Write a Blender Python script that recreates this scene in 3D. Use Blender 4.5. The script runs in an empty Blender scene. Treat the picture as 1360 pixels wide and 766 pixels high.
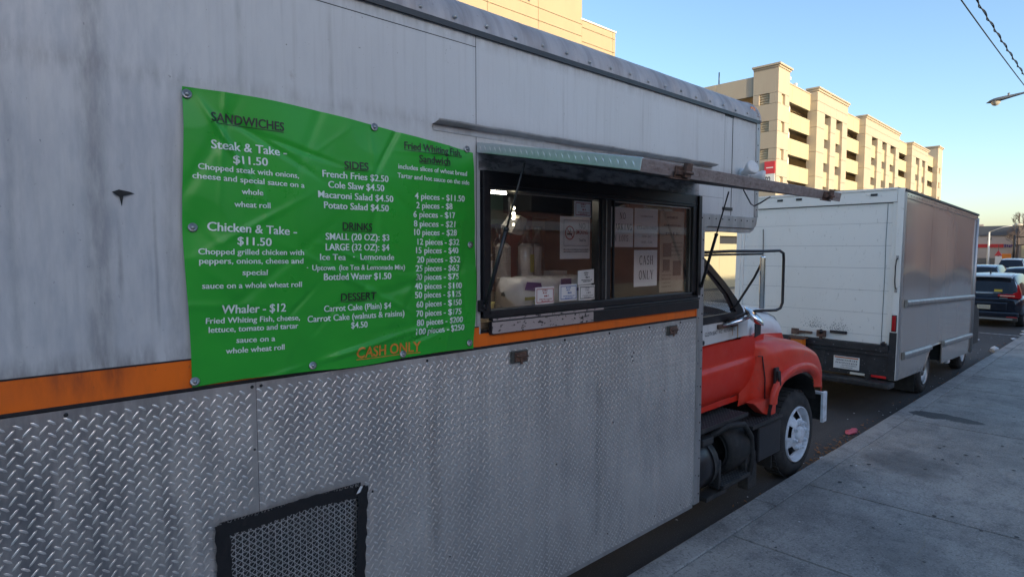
import bpy, bmesh, math, random
from mathutils import Vector, Matrix
random.seed(7)
PI = math.pi
C = bpy.context.scene.collection
scene = bpy.context.scene

# ---------------------------------------------------------------- camera, sky, sun, exposure
YAW, PITCH = math.radians(47.83), math.radians(3.741)
cam_data = bpy.data.cameras.new('camera')
cam = bpy.data.objects.new('camera', cam_data); C.objects.link(cam)
fwd = Vector((math.cos(YAW)*math.cos(PITCH), math.sin(YAW)*math.cos(PITCH), -math.sin(PITCH)))
cam.location = (0, 0, 2.45)
cam.rotation_euler = fwd.to_track_quat('-Z', 'Y').to_euler()
cam_data.sensor_width = 36; cam_data.lens = 36*780/1360
cam_data.clip_start = 0.05; cam_data.clip_end = 3000
scene.camera = cam

SUN_EL = math.radians(12.0)
SUN_DIR = Vector((-0.13, -0.99, 0)).normalized()*math.cos(SUN_EL) + Vector((0, 0, math.sin(SUN_EL)))
world = bpy.data.worlds.new('World'); scene.world = world; world.use_nodes = True
wn = world.node_tree; bg = wn.nodes['Background']
sky = wn.nodes.new('ShaderNodeTexSky'); sky.sky_type = 'NISHITA'; sky.sun_disc = False
sky.sun_elevation = SUN_EL
sky.sun_rotation = math.atan2(SUN_DIR.x, SUN_DIR.y)
sky.altitude = 50; sky.air_density = 1.0; sky.dust_density = 1.25; sky.ozone_density = 4.3
tint = wn.nodes.new('ShaderNodeMix'); tint.data_type = 'RGBA'; tint.blend_type = 'MULTIPLY'; tint.inputs[0].default_value = 1; tint.inputs[7].default_value = (1.18, .955, .79, 1)
wn.links.new(sky.outputs[0], tint.inputs[6]); wn.links.new(tint.outputs[2], bg.inputs[0]); bg.inputs[1].default_value = 0.15
sun_data = bpy.data.lights.new('sun', 'SUN'); sun_data.energy = 2.05; sun_data.angle = math.radians(0.5)
sun_data.color = (1.0, 0.84, 0.56)
sun = bpy.data.objects.new('sun', sun_data); C.objects.link(sun)
sun.rotation_euler = (-SUN_DIR).to_track_quat('-Z', 'Y').to_euler(); sun.location = SUN_DIR*60
scene.view_settings.view_transform = 'Standard'; scene.view_settings.look = 'None'
scene.view_settings.gamma = 1; scene.view_settings.exposure = 1.60
scene.render.engine = 'CYCLES'
scene.cycles.max_bounces = 6; scene.cycles.transparent_max_bounces = 12

# ---------------------------------------------------------------- materials
def nodes_of(name):
    m = bpy.data.materials.new(name); m.use_nodes = True
    return m, m.node_tree, m.node_tree.nodes['Principled BSDF']
def N(nt, kind, **kw):
    n = nt.nodes.new(kind)
    for k, v in kw.items():
        if k in n.inputs: n.inputs[k].default_value = v
        else: setattr(n, k, v)
    return n
def noise(nt, scale=(1, 1, 1), detail=5, lo=.4, hi=.6, rough=.6):
    tc = N(nt, 'ShaderNodeTexCoord'); mp = N(nt, 'ShaderNodeMapping'); mp.inputs['Scale'].default_value = scale
    nt.links.new(tc.outputs['Object'], mp.inputs[0])
    ns = N(nt, 'ShaderNodeTexNoise', Scale=1.0, Detail=detail, Roughness=rough); nt.links.new(mp.outputs[0], ns.inputs['Vector'])
    mr = N(nt, 'ShaderNodeMapRange'); mr.inputs[1].default_value = lo; mr.inputs[2].default_value = hi
    nt.links.new(ns.outputs[0], mr.inputs[0])
    return mr.outputs[0]
def mixc(nt, fac, a, b, blend='MIX'):
    m = N(nt, 'ShaderNodeMix', data_type='RGBA', blend_type=blend)
    for s, v in ((m.inputs[0], fac), (m.inputs[6], a), (m.inputs[7], b)):
        if isinstance(v, (tuple, list)): s.default_value = (*v, 1)[:4]
        elif isinstance(v, (int, float)): s.default_value = v
        else: nt.links.new(v, s)
    return m.outputs[2]
def mul(nt, a, b, op='MULTIPLY'):
    m = N(nt, 'ShaderNodeMath', operation=op)
    for s, v in ((m.inputs[0], a), (m.inputs[1], b)):
        if isinstance(v, (int, float)): s.default_value = v
        else: nt.links.new(v, s)
    return m.outputs[0]
# layers: list of (scale, lo, hi, amount, colour[, detail]); bump: (scale, distance)
def mat(name, col, rough=.5, metal=0.0, layers=(), bump=None, rvar=None, spec=None, coat=0, emit=None, bumps=()):
    m, nt, p = nodes_of(name)
    c = None
    for L in layers:
        sc, lo, hi, amt, lc = L[:5]
        f = mul(nt, noise(nt, sc, L[5] if len(L) > 5 else 6, lo, hi), amt)
        c = mixc(nt, f, c if c is not None else col, lc)
    if c is None: p.inputs['Base Color'].default_value = (*col, 1)
    else: nt.links.new(c, p.inputs['Base Color'])
    p.inputs['Roughness'].default_value = rough; p.inputs['Metallic'].default_value = metal
    if rvar:
        r = mul(nt, mul(nt, noise(nt, rvar[0], 5, .3, .7), rvar[1]), rough-rvar[1]/2, 'ADD')
        nt.links.new(r, p.inputs['Roughness'])
    if spec is not None: p.inputs['Specular IOR Level'].default_value = spec
    if coat: p.inputs['Coat Weight'].default_value = coat; p.inputs['Coat Roughness'].default_value = .08
    last = None
    for sc, d in ([bump] if bump else []) + list(bumps):
        b = N(nt, 'ShaderNodeBump', Strength=1.0, Distance=d)
        nt.links.new(noise(nt, sc, 6, 0, 1), b.inputs['Height'])
        if last: nt.links.new(last, b.inputs['Normal'])
        last = b.outputs[0]
    if last: nt.links.new(last, p.inputs['Normal'])
    if emit: p.inputs['Emission Color'].default_value = (*emit[0], 1); p.inputs['Emission Strength'].default_value = emit[1]
    return m
def glass(name, tint=(.9, .92, .92), base=.05, rough=.01, dirt=.0):
    m = bpy.data.materials.new(name); m.use_nodes = True; nt = m.node_tree; nt.nodes.clear()
    out = N(nt, 'ShaderNodeOutputMaterial'); t = N(nt, 'ShaderNodeBsdfTransparent'); g = N(nt, 'ShaderNodeBsdfGlossy')
    t.inputs[0].default_value = (*tint, 1); g.inputs['Roughness'].default_value = rough
    geo = N(nt, 'ShaderNodeNewGeometry'); fr = N(nt, 'ShaderNodeFresnel', IOR=1.5)
    nt.links.new(mul(nt, mul(nt, geo.outputs['Backfacing'], -.8333), 1.5, 'ADD'), fr.inputs['IOR'])     # same reflectance from both sides
    f = mul(nt, mul(nt, fr.outputs[0], 1.3), base, 'ADD')
    mx = N(nt, 'ShaderNodeMixShader'); nt.links.new(f, mx.inputs[0]); nt.links.new(t.outputs[0], mx.inputs[1]); nt.links.new(g.outputs[0], mx.inputs[2])
    last = mx.outputs[0]
    if dirt:
        d = N(nt, 'ShaderNodeBsdfDiffuse'); d.inputs[0].default_value = (.5, .48, .45, 1)
        m2 = N(nt, 'ShaderNodeMixShader'); nt.links.new(mul(nt, noise(nt, (3, 3, 5), 6, .3, .8), dirt), m2.inputs[0])
        nt.links.new(last, m2.inputs[1]); nt.links.new(d.outputs[0], m2.inputs[2]); last = m2.outputs[0]
    nt.links.new(last, out.inputs[0])
    return m

def bands(m, xb, zb=()):       # grime runs and wide painted-shade bands fixed on the surface: (centre, half width, amount, z from, z to, colour)
    nt = m.node_tree; p = nt.nodes['Principled BSDF']; c = p.inputs['Base Color'].links[0].from_socket
    tc = N(nt, 'ShaderNodeTexCoord'); sx = N(nt, 'ShaderNodeSeparateXYZ'); nt.links.new(tc.outputs['Object'], sx.inputs[0])
    n1 = noise(nt, (30, 30, 7), 6, .35, .65); n2 = noise(nt, (4, 4, 1.5), 4, 0, 1)
    for (x, w, a, z0, z1, col) in xb:
        d = mul(nt, mul(nt, sx.outputs[0], -x, 'ADD'), 0, 'ADD'); d = mul(nt, mul(nt, mul(nt, n2, -.5, 'ADD'), w*1.6), d, 'ADD'); d = mul(nt, d, 0, 'ABSOLUTE')
        mr = N(nt, 'ShaderNodeMapRange'); mr.inputs[1].default_value = w; mr.inputs[2].default_value = w*.25; nt.links.new(d, mr.inputs[0])
        za = N(nt, 'ShaderNodeMapRange'); za.inputs[1].default_value = z0; za.inputs[2].default_value = z0+.12; nt.links.new(sx.outputs[2], za.inputs[0])
        zc = N(nt, 'ShaderNodeMapRange'); zc.inputs[1].default_value = z1; zc.inputs[2].default_value = z1-.25; nt.links.new(sx.outputs[2], zc.inputs[0])
        f = mul(nt, mul(nt, mul(nt, mr.outputs[0], za.outputs[0]), zc.outputs[0]), mul(nt, mul(nt, n1, .7), .3, 'ADD')); c = mixc(nt, mul(nt, f, a), c, col)
    for (z, h, a, col) in zb:
        d = mul(nt, mul(nt, sx.outputs[2], -z, 'ADD'), 0, 'ABSOLUTE'); mr = N(nt, 'ShaderNodeMapRange'); mr.inputs[1].default_value = h; mr.inputs[2].default_value = 0; nt.links.new(d, mr.inputs[0])
        c = mixc(nt, mul(nt, mul(nt, mr.outputs[0], n1), a), c, col)
    nt.links.new(c, p.inputs['Base Color'])
M = {}
M['white_sheet'] = mat('painted_white_sheet', (.52, .53, .53), .42, 0, [
    ((1.6, 1.6, .9), .42, .72, .30, (.38, .37, .36)), ((48, 48, 1.3), .52, .74, .30, (.30, .29, .28)), ((28, 28, 1.6), .62, .80, .35, (.20, .19, .18)),
    ((.8, .8, .9), .35, .7, .35, (.60, .60, .63)), ((70, 70, 45), .69, .74, .8, (.07, .06, .055)), ((14, 14, 9), .66, .80, .45, (.24, .19, .16))],
    bump=((2.2, 2.2, 1.2), .010), rvar=((9, 9, 2), .22), bumps=[((60, 60, 60), .0006)])
D_ = (.17, .165, .16)
bands(M['white_sheet'], [(.30, .05, .75, 2.0, 3.6, D_), (.36, .010, .8, 2.25, 2.62, (.10, .08, .07)), (.52, .03, .4, 2.0, 3.0, D_), (.08, .02, .35, 2.0, 3.3, D_), (-.12, .03, .4, 2.2, 3.5, D_), (.78, .02, .35, 3.0, 3.6, D_), (1.15, .015, .3, 3.0, 3.6, D_), (1.62, .05, .35, 3.0, 3.2, D_), (2.6, .012, .3, 3.05, 3.6, D_), (3.4, .015, .25, 3.05, 3.6, D_), (4.1, .03, .3, 2.7, 3.6, (.30, .28, .27)), (.47, .008, .6, 2.1, 2.8, D_), (-.5, 1.9, .55, 1.5, 4.4, (.27, .30, .35))],  # widest band: bluish shade of the left end put into the paint
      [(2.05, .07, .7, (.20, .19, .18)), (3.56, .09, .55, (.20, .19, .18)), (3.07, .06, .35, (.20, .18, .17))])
M['white_clean'] = mat('aged_white_paint', (.60, .60, .60), .4, 0, [((9, 9, 1.5), .5, .8, .4, (.36, .33, .29)), ((50, 50, 40), .68, .74, .6, (.12, .09, .07))], rvar=((5, 5, 5), .15))
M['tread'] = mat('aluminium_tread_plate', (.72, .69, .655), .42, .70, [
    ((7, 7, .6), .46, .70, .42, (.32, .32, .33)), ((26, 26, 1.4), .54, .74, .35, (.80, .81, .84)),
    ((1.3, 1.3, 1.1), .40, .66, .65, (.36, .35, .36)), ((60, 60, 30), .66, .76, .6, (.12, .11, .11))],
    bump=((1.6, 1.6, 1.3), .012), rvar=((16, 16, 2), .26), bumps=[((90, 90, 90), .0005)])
M['lug'] = mat('worn_tread_lug', (.88, .87, .86), .34, .82, [((25, 25, 6), .44, .72, .6, (.40, .40, .41))])
M['trim'] = mat('aluminium_trim', (.46, .45, .45), .45, .75, [((12, 12, 2), .45, .7, .6, (.26, .24, .23))], bump=((20, 20, 6), .002))
M['roofcap'] = mat('oxidised_roof_cap', (.42, .39, .385), .46, .30, [((9, 1.2, 1.2), .40, .66, .75, (.20, .185, .185)), ((24, 2.5, 2.5), .54, .74, .4, (.46, .46, .50)), ((40, 40, 40), .62, .75, .5, (.10, .09, .085))],
    bump=((6, 2, 2), .012), rvar=((7, 3, 3), .25))
M['orange'] = mat('orange_stripe', (.80, .15, .008), .38, 0, [((10, 10, 2.5), .5, .8, .5, (.36, .09, .03)), ((60, 60, 30), .66, .72, .7, (.10, .06, .05))], rvar=((6, 6, 6), .15))
M['black'] = mat('black_enamel', (.018, .017, .020), .35, 0, [((20, 20, 20), .5, .8, .4, (.06, .055, .055))])
bands(M['orange'], [(.22, .20, .75, 1.9, 2.3, (.20, .045, .02)), (-.3, .4, .5, 1.9, 2.3, (.30, .06, .02)), (.33, .03, .7, 1.9, 2.3, (.10, .03, .02))])
bands(M['tread'], [(.10, .06, .55, .4, 1.82, (.16, .16, .18)), (.27, .04, .5, .4, 1.8, (.18, .18, .20)), (.48, .05, .45, .4, 1.8, (.2, .2, .21)), (2.95, .05, .45, .5, 1.8, (.2, .2, .2)), (1.66, .05, .35, .9, 1.85, (.28, .24, .22)), (-.2, .1, .5, .4, 1.8, (.2, .2, .2)), (-.35, 1.5, .72, -.5, 3.4, (.13, .14, .165)), (-.3, 2.6, .35, -.5, 3.2, (.26, .27, .28))], [(.43, .35, .55, (.24, .24, .26)), (1.92, .14, .35, (.45, .38, .36))])  # two widest bands: grime plus the left end's dimmer reflection, painted in
M['black_matte'] = mat('black_rubber', (.014, .014, .015), .75, 0, [((18, 18, 18), .45, .75, .5, (.05, .048, .045))], bump=((40, 40, 40), .001))
M['dark_metal'] = mat('dark_dusty_metal', (.035, .035, .037), .5, .3, [((14, 14, 14), .45, .7, .6, (.10, .09, .085))], bump=((30, 30, 30), .002))
M['rust'] = mat('rusted_steel', (.16, .09, .065), .7, .3, [((25, 25, 25), .4, .65, .8, (.06, .04, .035)), ((12, 12, 12), .5, .7, .5, (.30, .22, .19))], bump=((50, 50, 50), .002))
M['awn_side'] = mat('awning_tread_edge', (.60, .66, .68), .32, .75, [((30, 30, 30), .5, .75, .4, (.30, .36, .36))])
M['awn_front'] = mat('weathered_awning_edge', (.36, .30, .285), .5, .45, [((20, 60, 60), .4, .7, .7, (.17, .12, .11)), ((60, 60, 60), .55, .7, .5, (.42, .36, .34))], bump=((60, 60, 60), .002))
M['steel'] = mat('dull_steel', (.42, .41, .40), .4, .85, [((15, 15, 15), .45, .7, .5, (.24, .22, .20))])
M['chrome'] = mat('chrome', (.85, .86, .88), .12, 1.0)
M['flaky'] = mat('flaking_pink_sill_paint', (.40, .33, .32), .6, 0, [((26, 26, 40), .56, .60, 1.0, (.02, .018, .018)), ((5, 5, 5), .4, .7, .3, (.30, .24, .23))], bump=((26, 26, 40), .002))
M['red'] = mat('truck_red_paint', (.62, .026, .012), .38, 0, [((5, 5, 5), .45, .75, .45, (.68, .08, .045)), ((30, 30, 30), .62, .75, .4, (.30, .07, .06))], rvar=((6, 6, 6), .2), spec=.32, coat=.08, bump=((2, 2, 2), .004))
M['red_faded'] = mat('faded_red_fender_paint', (.64, .040, .020), .42, 0, [((5, 5, 5), .4, .7, .55, (.70, .12, .08)), ((24, 24, 24), .58, .7, .4, (.35, .08, .07))], rvar=((6, 6, 6), .2), spec=.35, coat=.08, bump=((3, 3, 3), .004))
M['wheel_white'] = mat('white_wheel_paint', (.62, .66, .72), .5, 0, [((14, 14, 14), .5, .72, .6, (.30, .28, .26)), ((50, 50, 50), .6, .7, .5, (.12, .10, .08))], bump=((30, 30, 30), .002))
M['tyre'] = mat('tyre_rubber', (.020, .020, .022), .8, 0, [((9, 9, 9), .4, .7, .6, (.065, .060, .055))], bump=((35, 35, 35), .003))
M['amber'] = mat('amber_lens', (.75, .20, .02), .2, 0, spec=.6)
M['tail_red'] = mat('red_lens', (.42, .01, .015), .18, 0, spec=.6)
M['reflect_red'] = mat('red_reflective_tape', (.80, .03, .03), .3)
M['reflect_white'] = mat('white_reflective_tape', (.72, .68, .58), .35)
M['vinyl'] = mat('green_banner_vinyl', (.028, .36, .035), .33, 0, [((2.5, 2.5, 3), .35, .7, .45, (.018, .25, .028)), ((40, 40, 40), .68, .76, .35, (.08, .30, .09))], rvar=((6, 6, 6), .15), spec=.4)
M['ink_w'] = mat('white_menu_ink', (.66, .74, .70), .45); M['ink_k'] = mat('black_menu_ink', (.02, .022, .02), .45)
M['ink_o'] = mat('orange_menu_ink', (.66, .22, .03), .45, 0, [((60, 60, 60), .5, .7, .6, (.25, .25, .05))])
M['paper'] = mat('white_paper', (.84, .80, .80), .7); M['paper_y'] = mat('yellowed_newsprint', (.48, .36, .26), .8, 0, [((12, 12, 12), .4, .7, .4, (.36, .26, .18))])
M['ink'] = mat('printed_black_ink', (.04, .035, .04), .6); M['ink_red'] = mat('printed_red_ink', (.42, .06, .06), .6); M['ink_blue'] = mat('printed_blue_ink', (.06, .14, .42), .6)
M['ink_grey'] = mat('printed_grey_ink', (.30, .28, .28), .6); M['ink_brown'] = mat('newsprint_brown_ink', (.20, .12, .08), .7)
M['glass'] = glass('serving_window_glass', (1, .99, .98), .02, .012, .02)
M['cab_glass'] = glass('cab_glass', (.9, .92, .9), .02)
M['dark_glass'] = mat('dark_car_glass', (.010, .013, .018), .06, 0, spec=.7)
M['interior'] = mat('interior_brown_panel', (.42, .24, .18), .55, 0, [((2, 2, 5), .4, .7, .5, (.20, .09, .075))])
M['interior_dark'] = mat('interior_dark_ceiling', (.03, .03, .035), .6)
M['interior_green'] = mat('interior_green_board', (.07, .12, .10), .5)
M['wood'] = mat('interior_counter_board', (.36, .26, .18), .5, 0, [((2, 14, 14), .4, .7, .5, (.24, .16, .10))])
M['plastic_wrap'] = mat('clear_wrapped_package', (.72, .72, .76), .15, 0, [((7, 7, 7), .45, .6, .5, (.72, .74, .78))], bump=((14, 14, 14), .012))
M['purple'] = mat('purple_print', (.13, .06, .24), .4); M['yellow'] = mat('yellow_tissue', (.62, .50, .12), .6, bump=((20, 20, 20), .01))
M['bag'] = mat('white_plastic_bag', (.60, .58, .55), .3, 0, [((9, 9, 9), .4, .6, .5, (.45, .42, .38))], bump=((12, 12, 12), .02))
M['led'] = mat('led_reflection', (.9, .9, .7), .3, emit=((1.0, .92, .62), 6.0))
M['asphalt'] = mat('asphalt', (.052, .052, .056), .82, 0, [((1.2, .5, 1), .4, .7, .5, (.034, .034, .037)), ((90, 90, 90), .58, .66, .7, (.17, .165, .16)), ((.3, 2.5, 1), .5, .75, .4, (.10, .098, .095))], bump=((110, 110, 110), .004))
M['litter'] = mat('scrap_of_white_paper', (.65, .66, .68), .7); M['pink'] = mat('pink_scrap', (.62, .12, .16), .6)
M['leaf'] = mat('dry_leaf', (.36, .15, .055), .8, 0, [((4, 4, 4), .4, .6, .8, (.13, .08, .05))])
M['t2_rear'] = mat('box_truck_rear_paint', (.88, .85, .79), .38, 0, [((5, 1.0, .5), .45, .75, .35, (.72, .69, .63)), ((30, 30, 12), .62, .74, .5, (.45, .41, .35))], rvar=((5, 5, 3), .12), bump=((3, 2, 1.5), .004))
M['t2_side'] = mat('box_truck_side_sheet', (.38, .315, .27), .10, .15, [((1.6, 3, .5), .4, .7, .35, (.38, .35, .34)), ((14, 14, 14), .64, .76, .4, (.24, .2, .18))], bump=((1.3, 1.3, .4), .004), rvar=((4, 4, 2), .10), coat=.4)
M['t2_black'] = mat('scuffed_black_bumper', (.020, .020, .023), .5, 0, [((25, 25, 40), .64, .70, .8, (.30, .30, .32)), ((6, 6, 6), .4, .7, .5, (.05, .05, .052))], bump=((30, 30, 30), .003))
M['cream'] = mat('cream_stucco_panel', (.37, .29, .185), .8, 0, [((.5, .5, .25), .4, .7, .35, (.45, .365, .24)), ((3, 3, .4), .55, .8, .3, (.34, .27, .19))], bump=((20, 20, 20), .004))
M['precast'] = mat('yellow_precast_panel', (.43, .38, .245), .8, 0, [((.6, .6, .2), .4, .7, .35, (.45, .40, .26)), ((4, 4, .35), .55, .8, .3, (.34, .29, .19))])
M['precast_pier'] = mat('beige_precast_pier', (.42, .36, .275), .8, 0, [((.6, .6, .2), .4, .7, .35, (.39, .31, .235)), ((4, 4, .35), .55, .8, .3, (.29, .23, .18))])
M['cornice'] = mat('grey_cornice', (.42, .35, .26), .8)
M['deck'] = mat('parking_deck_concrete', (.62, .52, .36), .85, 0, [((.4, .4, .4), .4, .7, .4, (.30, .25, .19))])
M['joint'] = mat('dark_panel_joint', (.30, .25, .17), .9)
M['brick_h'] = None
M['sign_red'] = mat('red_sign_face', (.62, .05, .06), .5); M['sign_white'] = mat('white_sign_face', (.78, .76, .72), .5)
M['store'] = mat('white_store_wall', (.56, .50, .49), .7, 0, [((.4, .4, .4), .4, .7, .3, (.46, .41, .40))]); M['store_dark'] = mat('dark_slate_parapet', (.10, .12, .16), .7)
M['store_brown'] = mat('brown_store_wall', (.30, .24, .20), .8); M['lot'] = mat('parking_lot_tarmac', (.10, .10, .10), .85, 0, [((.3, .3, .3), .4, .7, .5, (.07, .07, .07))])
M['lamp_grey'] = mat('lamp_head_grey', (.20, .21, .23), .45, .4); M['lamp_lens'] = mat('frosted_lamp_lens', (.62, .55, .44), .25)
M['cable'] = mat('cable_sheath', (.022, .03, .045), .7); M['bark'] = mat('bare_tree_bark', (.12, .09, .08), .9)
M['suv'] = mat('navy_car_paint', (.010, .015, .030), .22, .25, coat=.6); M['car_black'] = mat('black_car_paint', (.012, .014, .022), .22, .2, coat=.6)
M['car_silver'] = mat('pale_blue_car_paint', (.36, .44, .52), .25, .3, coat=.6); M['car_white'] = mat('white_car_paint', (.66, .66, .66), .25, 0, coat=.6)
M['roof_sky_sheen'] = mat('sky_sheen_car_roof', (.55, .62, .68), .3, .2, coat=.4)  # sky sheen on the dark roof, put into its colour
def two_tone_paint():      # white above a sloping masking line, faded red below
    m, nt, p = nodes_of('two_tone_hood_paint'); tc = N(nt, 'ShaderNodeTexCoord'); sx = N(nt, 'ShaderNodeSeparateXYZ'); nt.links.new(tc.outputs['Object'], sx.inputs[0])
    f = mul(nt, mul(nt, mul(nt, sx.outputs[0], .09), sx.outputs[2], 'ADD'), 1.628+.09*5.4, 'GREATER_THAN')
    red = mixc(nt, mul(nt, noise(nt, (5, 5, 5), 6, .4, .7), .55), (.64, .040, .020), (.70, .12, .08)); red = mixc(nt, mul(nt, noise(nt, (24, 24, 24), 6, .58, .7), .4), red, (.35, .08, .07))
    wh = mixc(nt, mul(nt, noise(nt, (9, 9, 3), 6, .5, .8), .4), (.66, .68, .72), (.36, .33, .29))
    nt.links.new(mixc(nt, f, red, wh), p.inputs['Base Color']); p.inputs['Roughness'].default_value = .36; p.inputs['Specular IOR Level'].default_value = .4; p.inputs['Coat Weight'].default_value = .1
    b = N(nt, 'ShaderNodeBump', Strength=1.0, Distance=.003); nt.links.new(noise(nt, (3, 3, 3), 6, 0, 1), b.inputs['Height']); nt.links.new(b.outputs[0], p.inputs['Normal'])
    return m
M['two_tone'] = two_tone_paint()
def brick_mat():
    m, nt, p = nodes_of('red_brick_wall'); tc = N(nt, 'ShaderNodeTexCoord'); sx = N(nt, 'ShaderNodeSeparateXYZ'); cx = N(nt, 'ShaderNodeCombineXYZ')
    nt.links.new(tc.outputs['Object'], sx.inputs[0]); nt.links.new(sx.outputs[0], cx.inputs[0]); nt.links.new(sx.outputs[2], cx.inputs[1])
    b = N(nt, 'ShaderNodeTexBrick', Scale=4.0); b.inputs['Color1'].default_value = (.34, .12, .08, 1); b.inputs['Color2'].default_value = (.25, .085, .06, 1); b.inputs['Mortar'].default_value = (.42, .36, .31, 1)
    nt.links.new(cx.outputs[0], b.inputs['Vector']); nt.links.new(b.outputs[0], p.inputs['Base Color']); p.inputs['Roughness'].default_value = .85
    return m
M['brick'] = brick_mat()
def concrete(name, col, dark, stain=False):
    m, nt, p = nodes_of(name)
    c = mixc(nt, mul(nt, noise(nt, (1.1, 1.1, 1), 8, .40, .62, .7), .9), col, dark)
    c = mixc(nt, mul(nt, noise(nt, (4.5, 4.5, 1), 7, .50, .68, .7), .55), c, (.055, .055, .06))
    c = mixc(nt, mul(nt, noise(nt, (75, 75, 75), 4, .54, .66), .55), c, (.48, .475, .47))
    c = mixc(nt, mul(nt, noise(nt, (48, 48, 48), 5, .53, .66), .6), c, (.07, .07, .072))
    c = mixc(nt, mul(nt, noise(nt, (1.3, 14, 1), 5, .60, .72), .35), c, (.08, .08, .082))
    c = mixc(nt, mul(nt, noise(nt, (7, 7, 7), 4, .66, .72), .55), c, (.05, .05, .052))
    if stain:   # oily patches with a ragged outline, soaked into the slabs
        tc = N(nt, 'ShaderNodeTexCoord')
        ns = N(nt, 'ShaderNodeTexNoise', Scale=3.5, Detail=6); nt.links.new(tc.outputs['Object'], ns.inputs['Vector'])
        for (x, y, rx, ry, a, cc) in ((9.76, 1.90, .20, .42, .92, (.030, .030, .034)), (7.35, 1.72, .55, .48, .5, (.07, .07, .075)), (3.35, 1.95, .26, .22, .6, (.30, .27, .25)), (5.2, 1.2, .5, .35, .35, (.08, .08, .085)), (8.5, .9, .8, .3, .3, (.09, .09, .095))):
            sub = N(nt, 'ShaderNodeVectorMath', operation='SUBTRACT'); sub.inputs[1].default_value = (x, y, .15); nt.links.new(tc.outputs['Object'], sub.inputs[0])
            dv = N(nt, 'ShaderNodeVectorMath', operation='DIVIDE'); dv.inputs[1].default_value = (rx, ry, 1); nt.links.new(sub.outputs[0], dv.inputs[0])
            ln = N(nt, 'ShaderNodeVectorMath', operation='LENGTH'); nt.links.new(dv.outputs[0], ln.inputs[0])
            d = mul(nt, ln.outputs['Value'], mul(nt, mul(nt, ns.outputs[0], -.5, 'ADD'), 1.6), 'ADD')
            mr = N(nt, 'ShaderNodeMapRange'); mr.inputs[1].default_value = 1.0; mr.inputs[2].default_value = .8 if a > .9 else .45; nt.links.new(d, mr.inputs[0])
            c = mixc(nt, mul(nt, mr.outputs[0], a), c, cc)
    nt.links.new(c, p.inputs['Base Color']); p.inputs['Roughness'].default_value = .58
    b = N(nt, 'ShaderNodeBump', Strength=.9, Distance=.004); nt.links.new(noise(nt, (100, 100, 100), 4, .2, .8), b.inputs['Height']); nt.links.new(b.outputs[0], p.inputs['Normal'])
    return m
M['slab'] = concrete('worn_sidewalk_concrete', (.34, .325, .305), (.18, .172, .165), True)
M['kerb'] = concrete('worn_kerb_stone', (.36, .345, .33), (.19, .183, .18), True)

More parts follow.
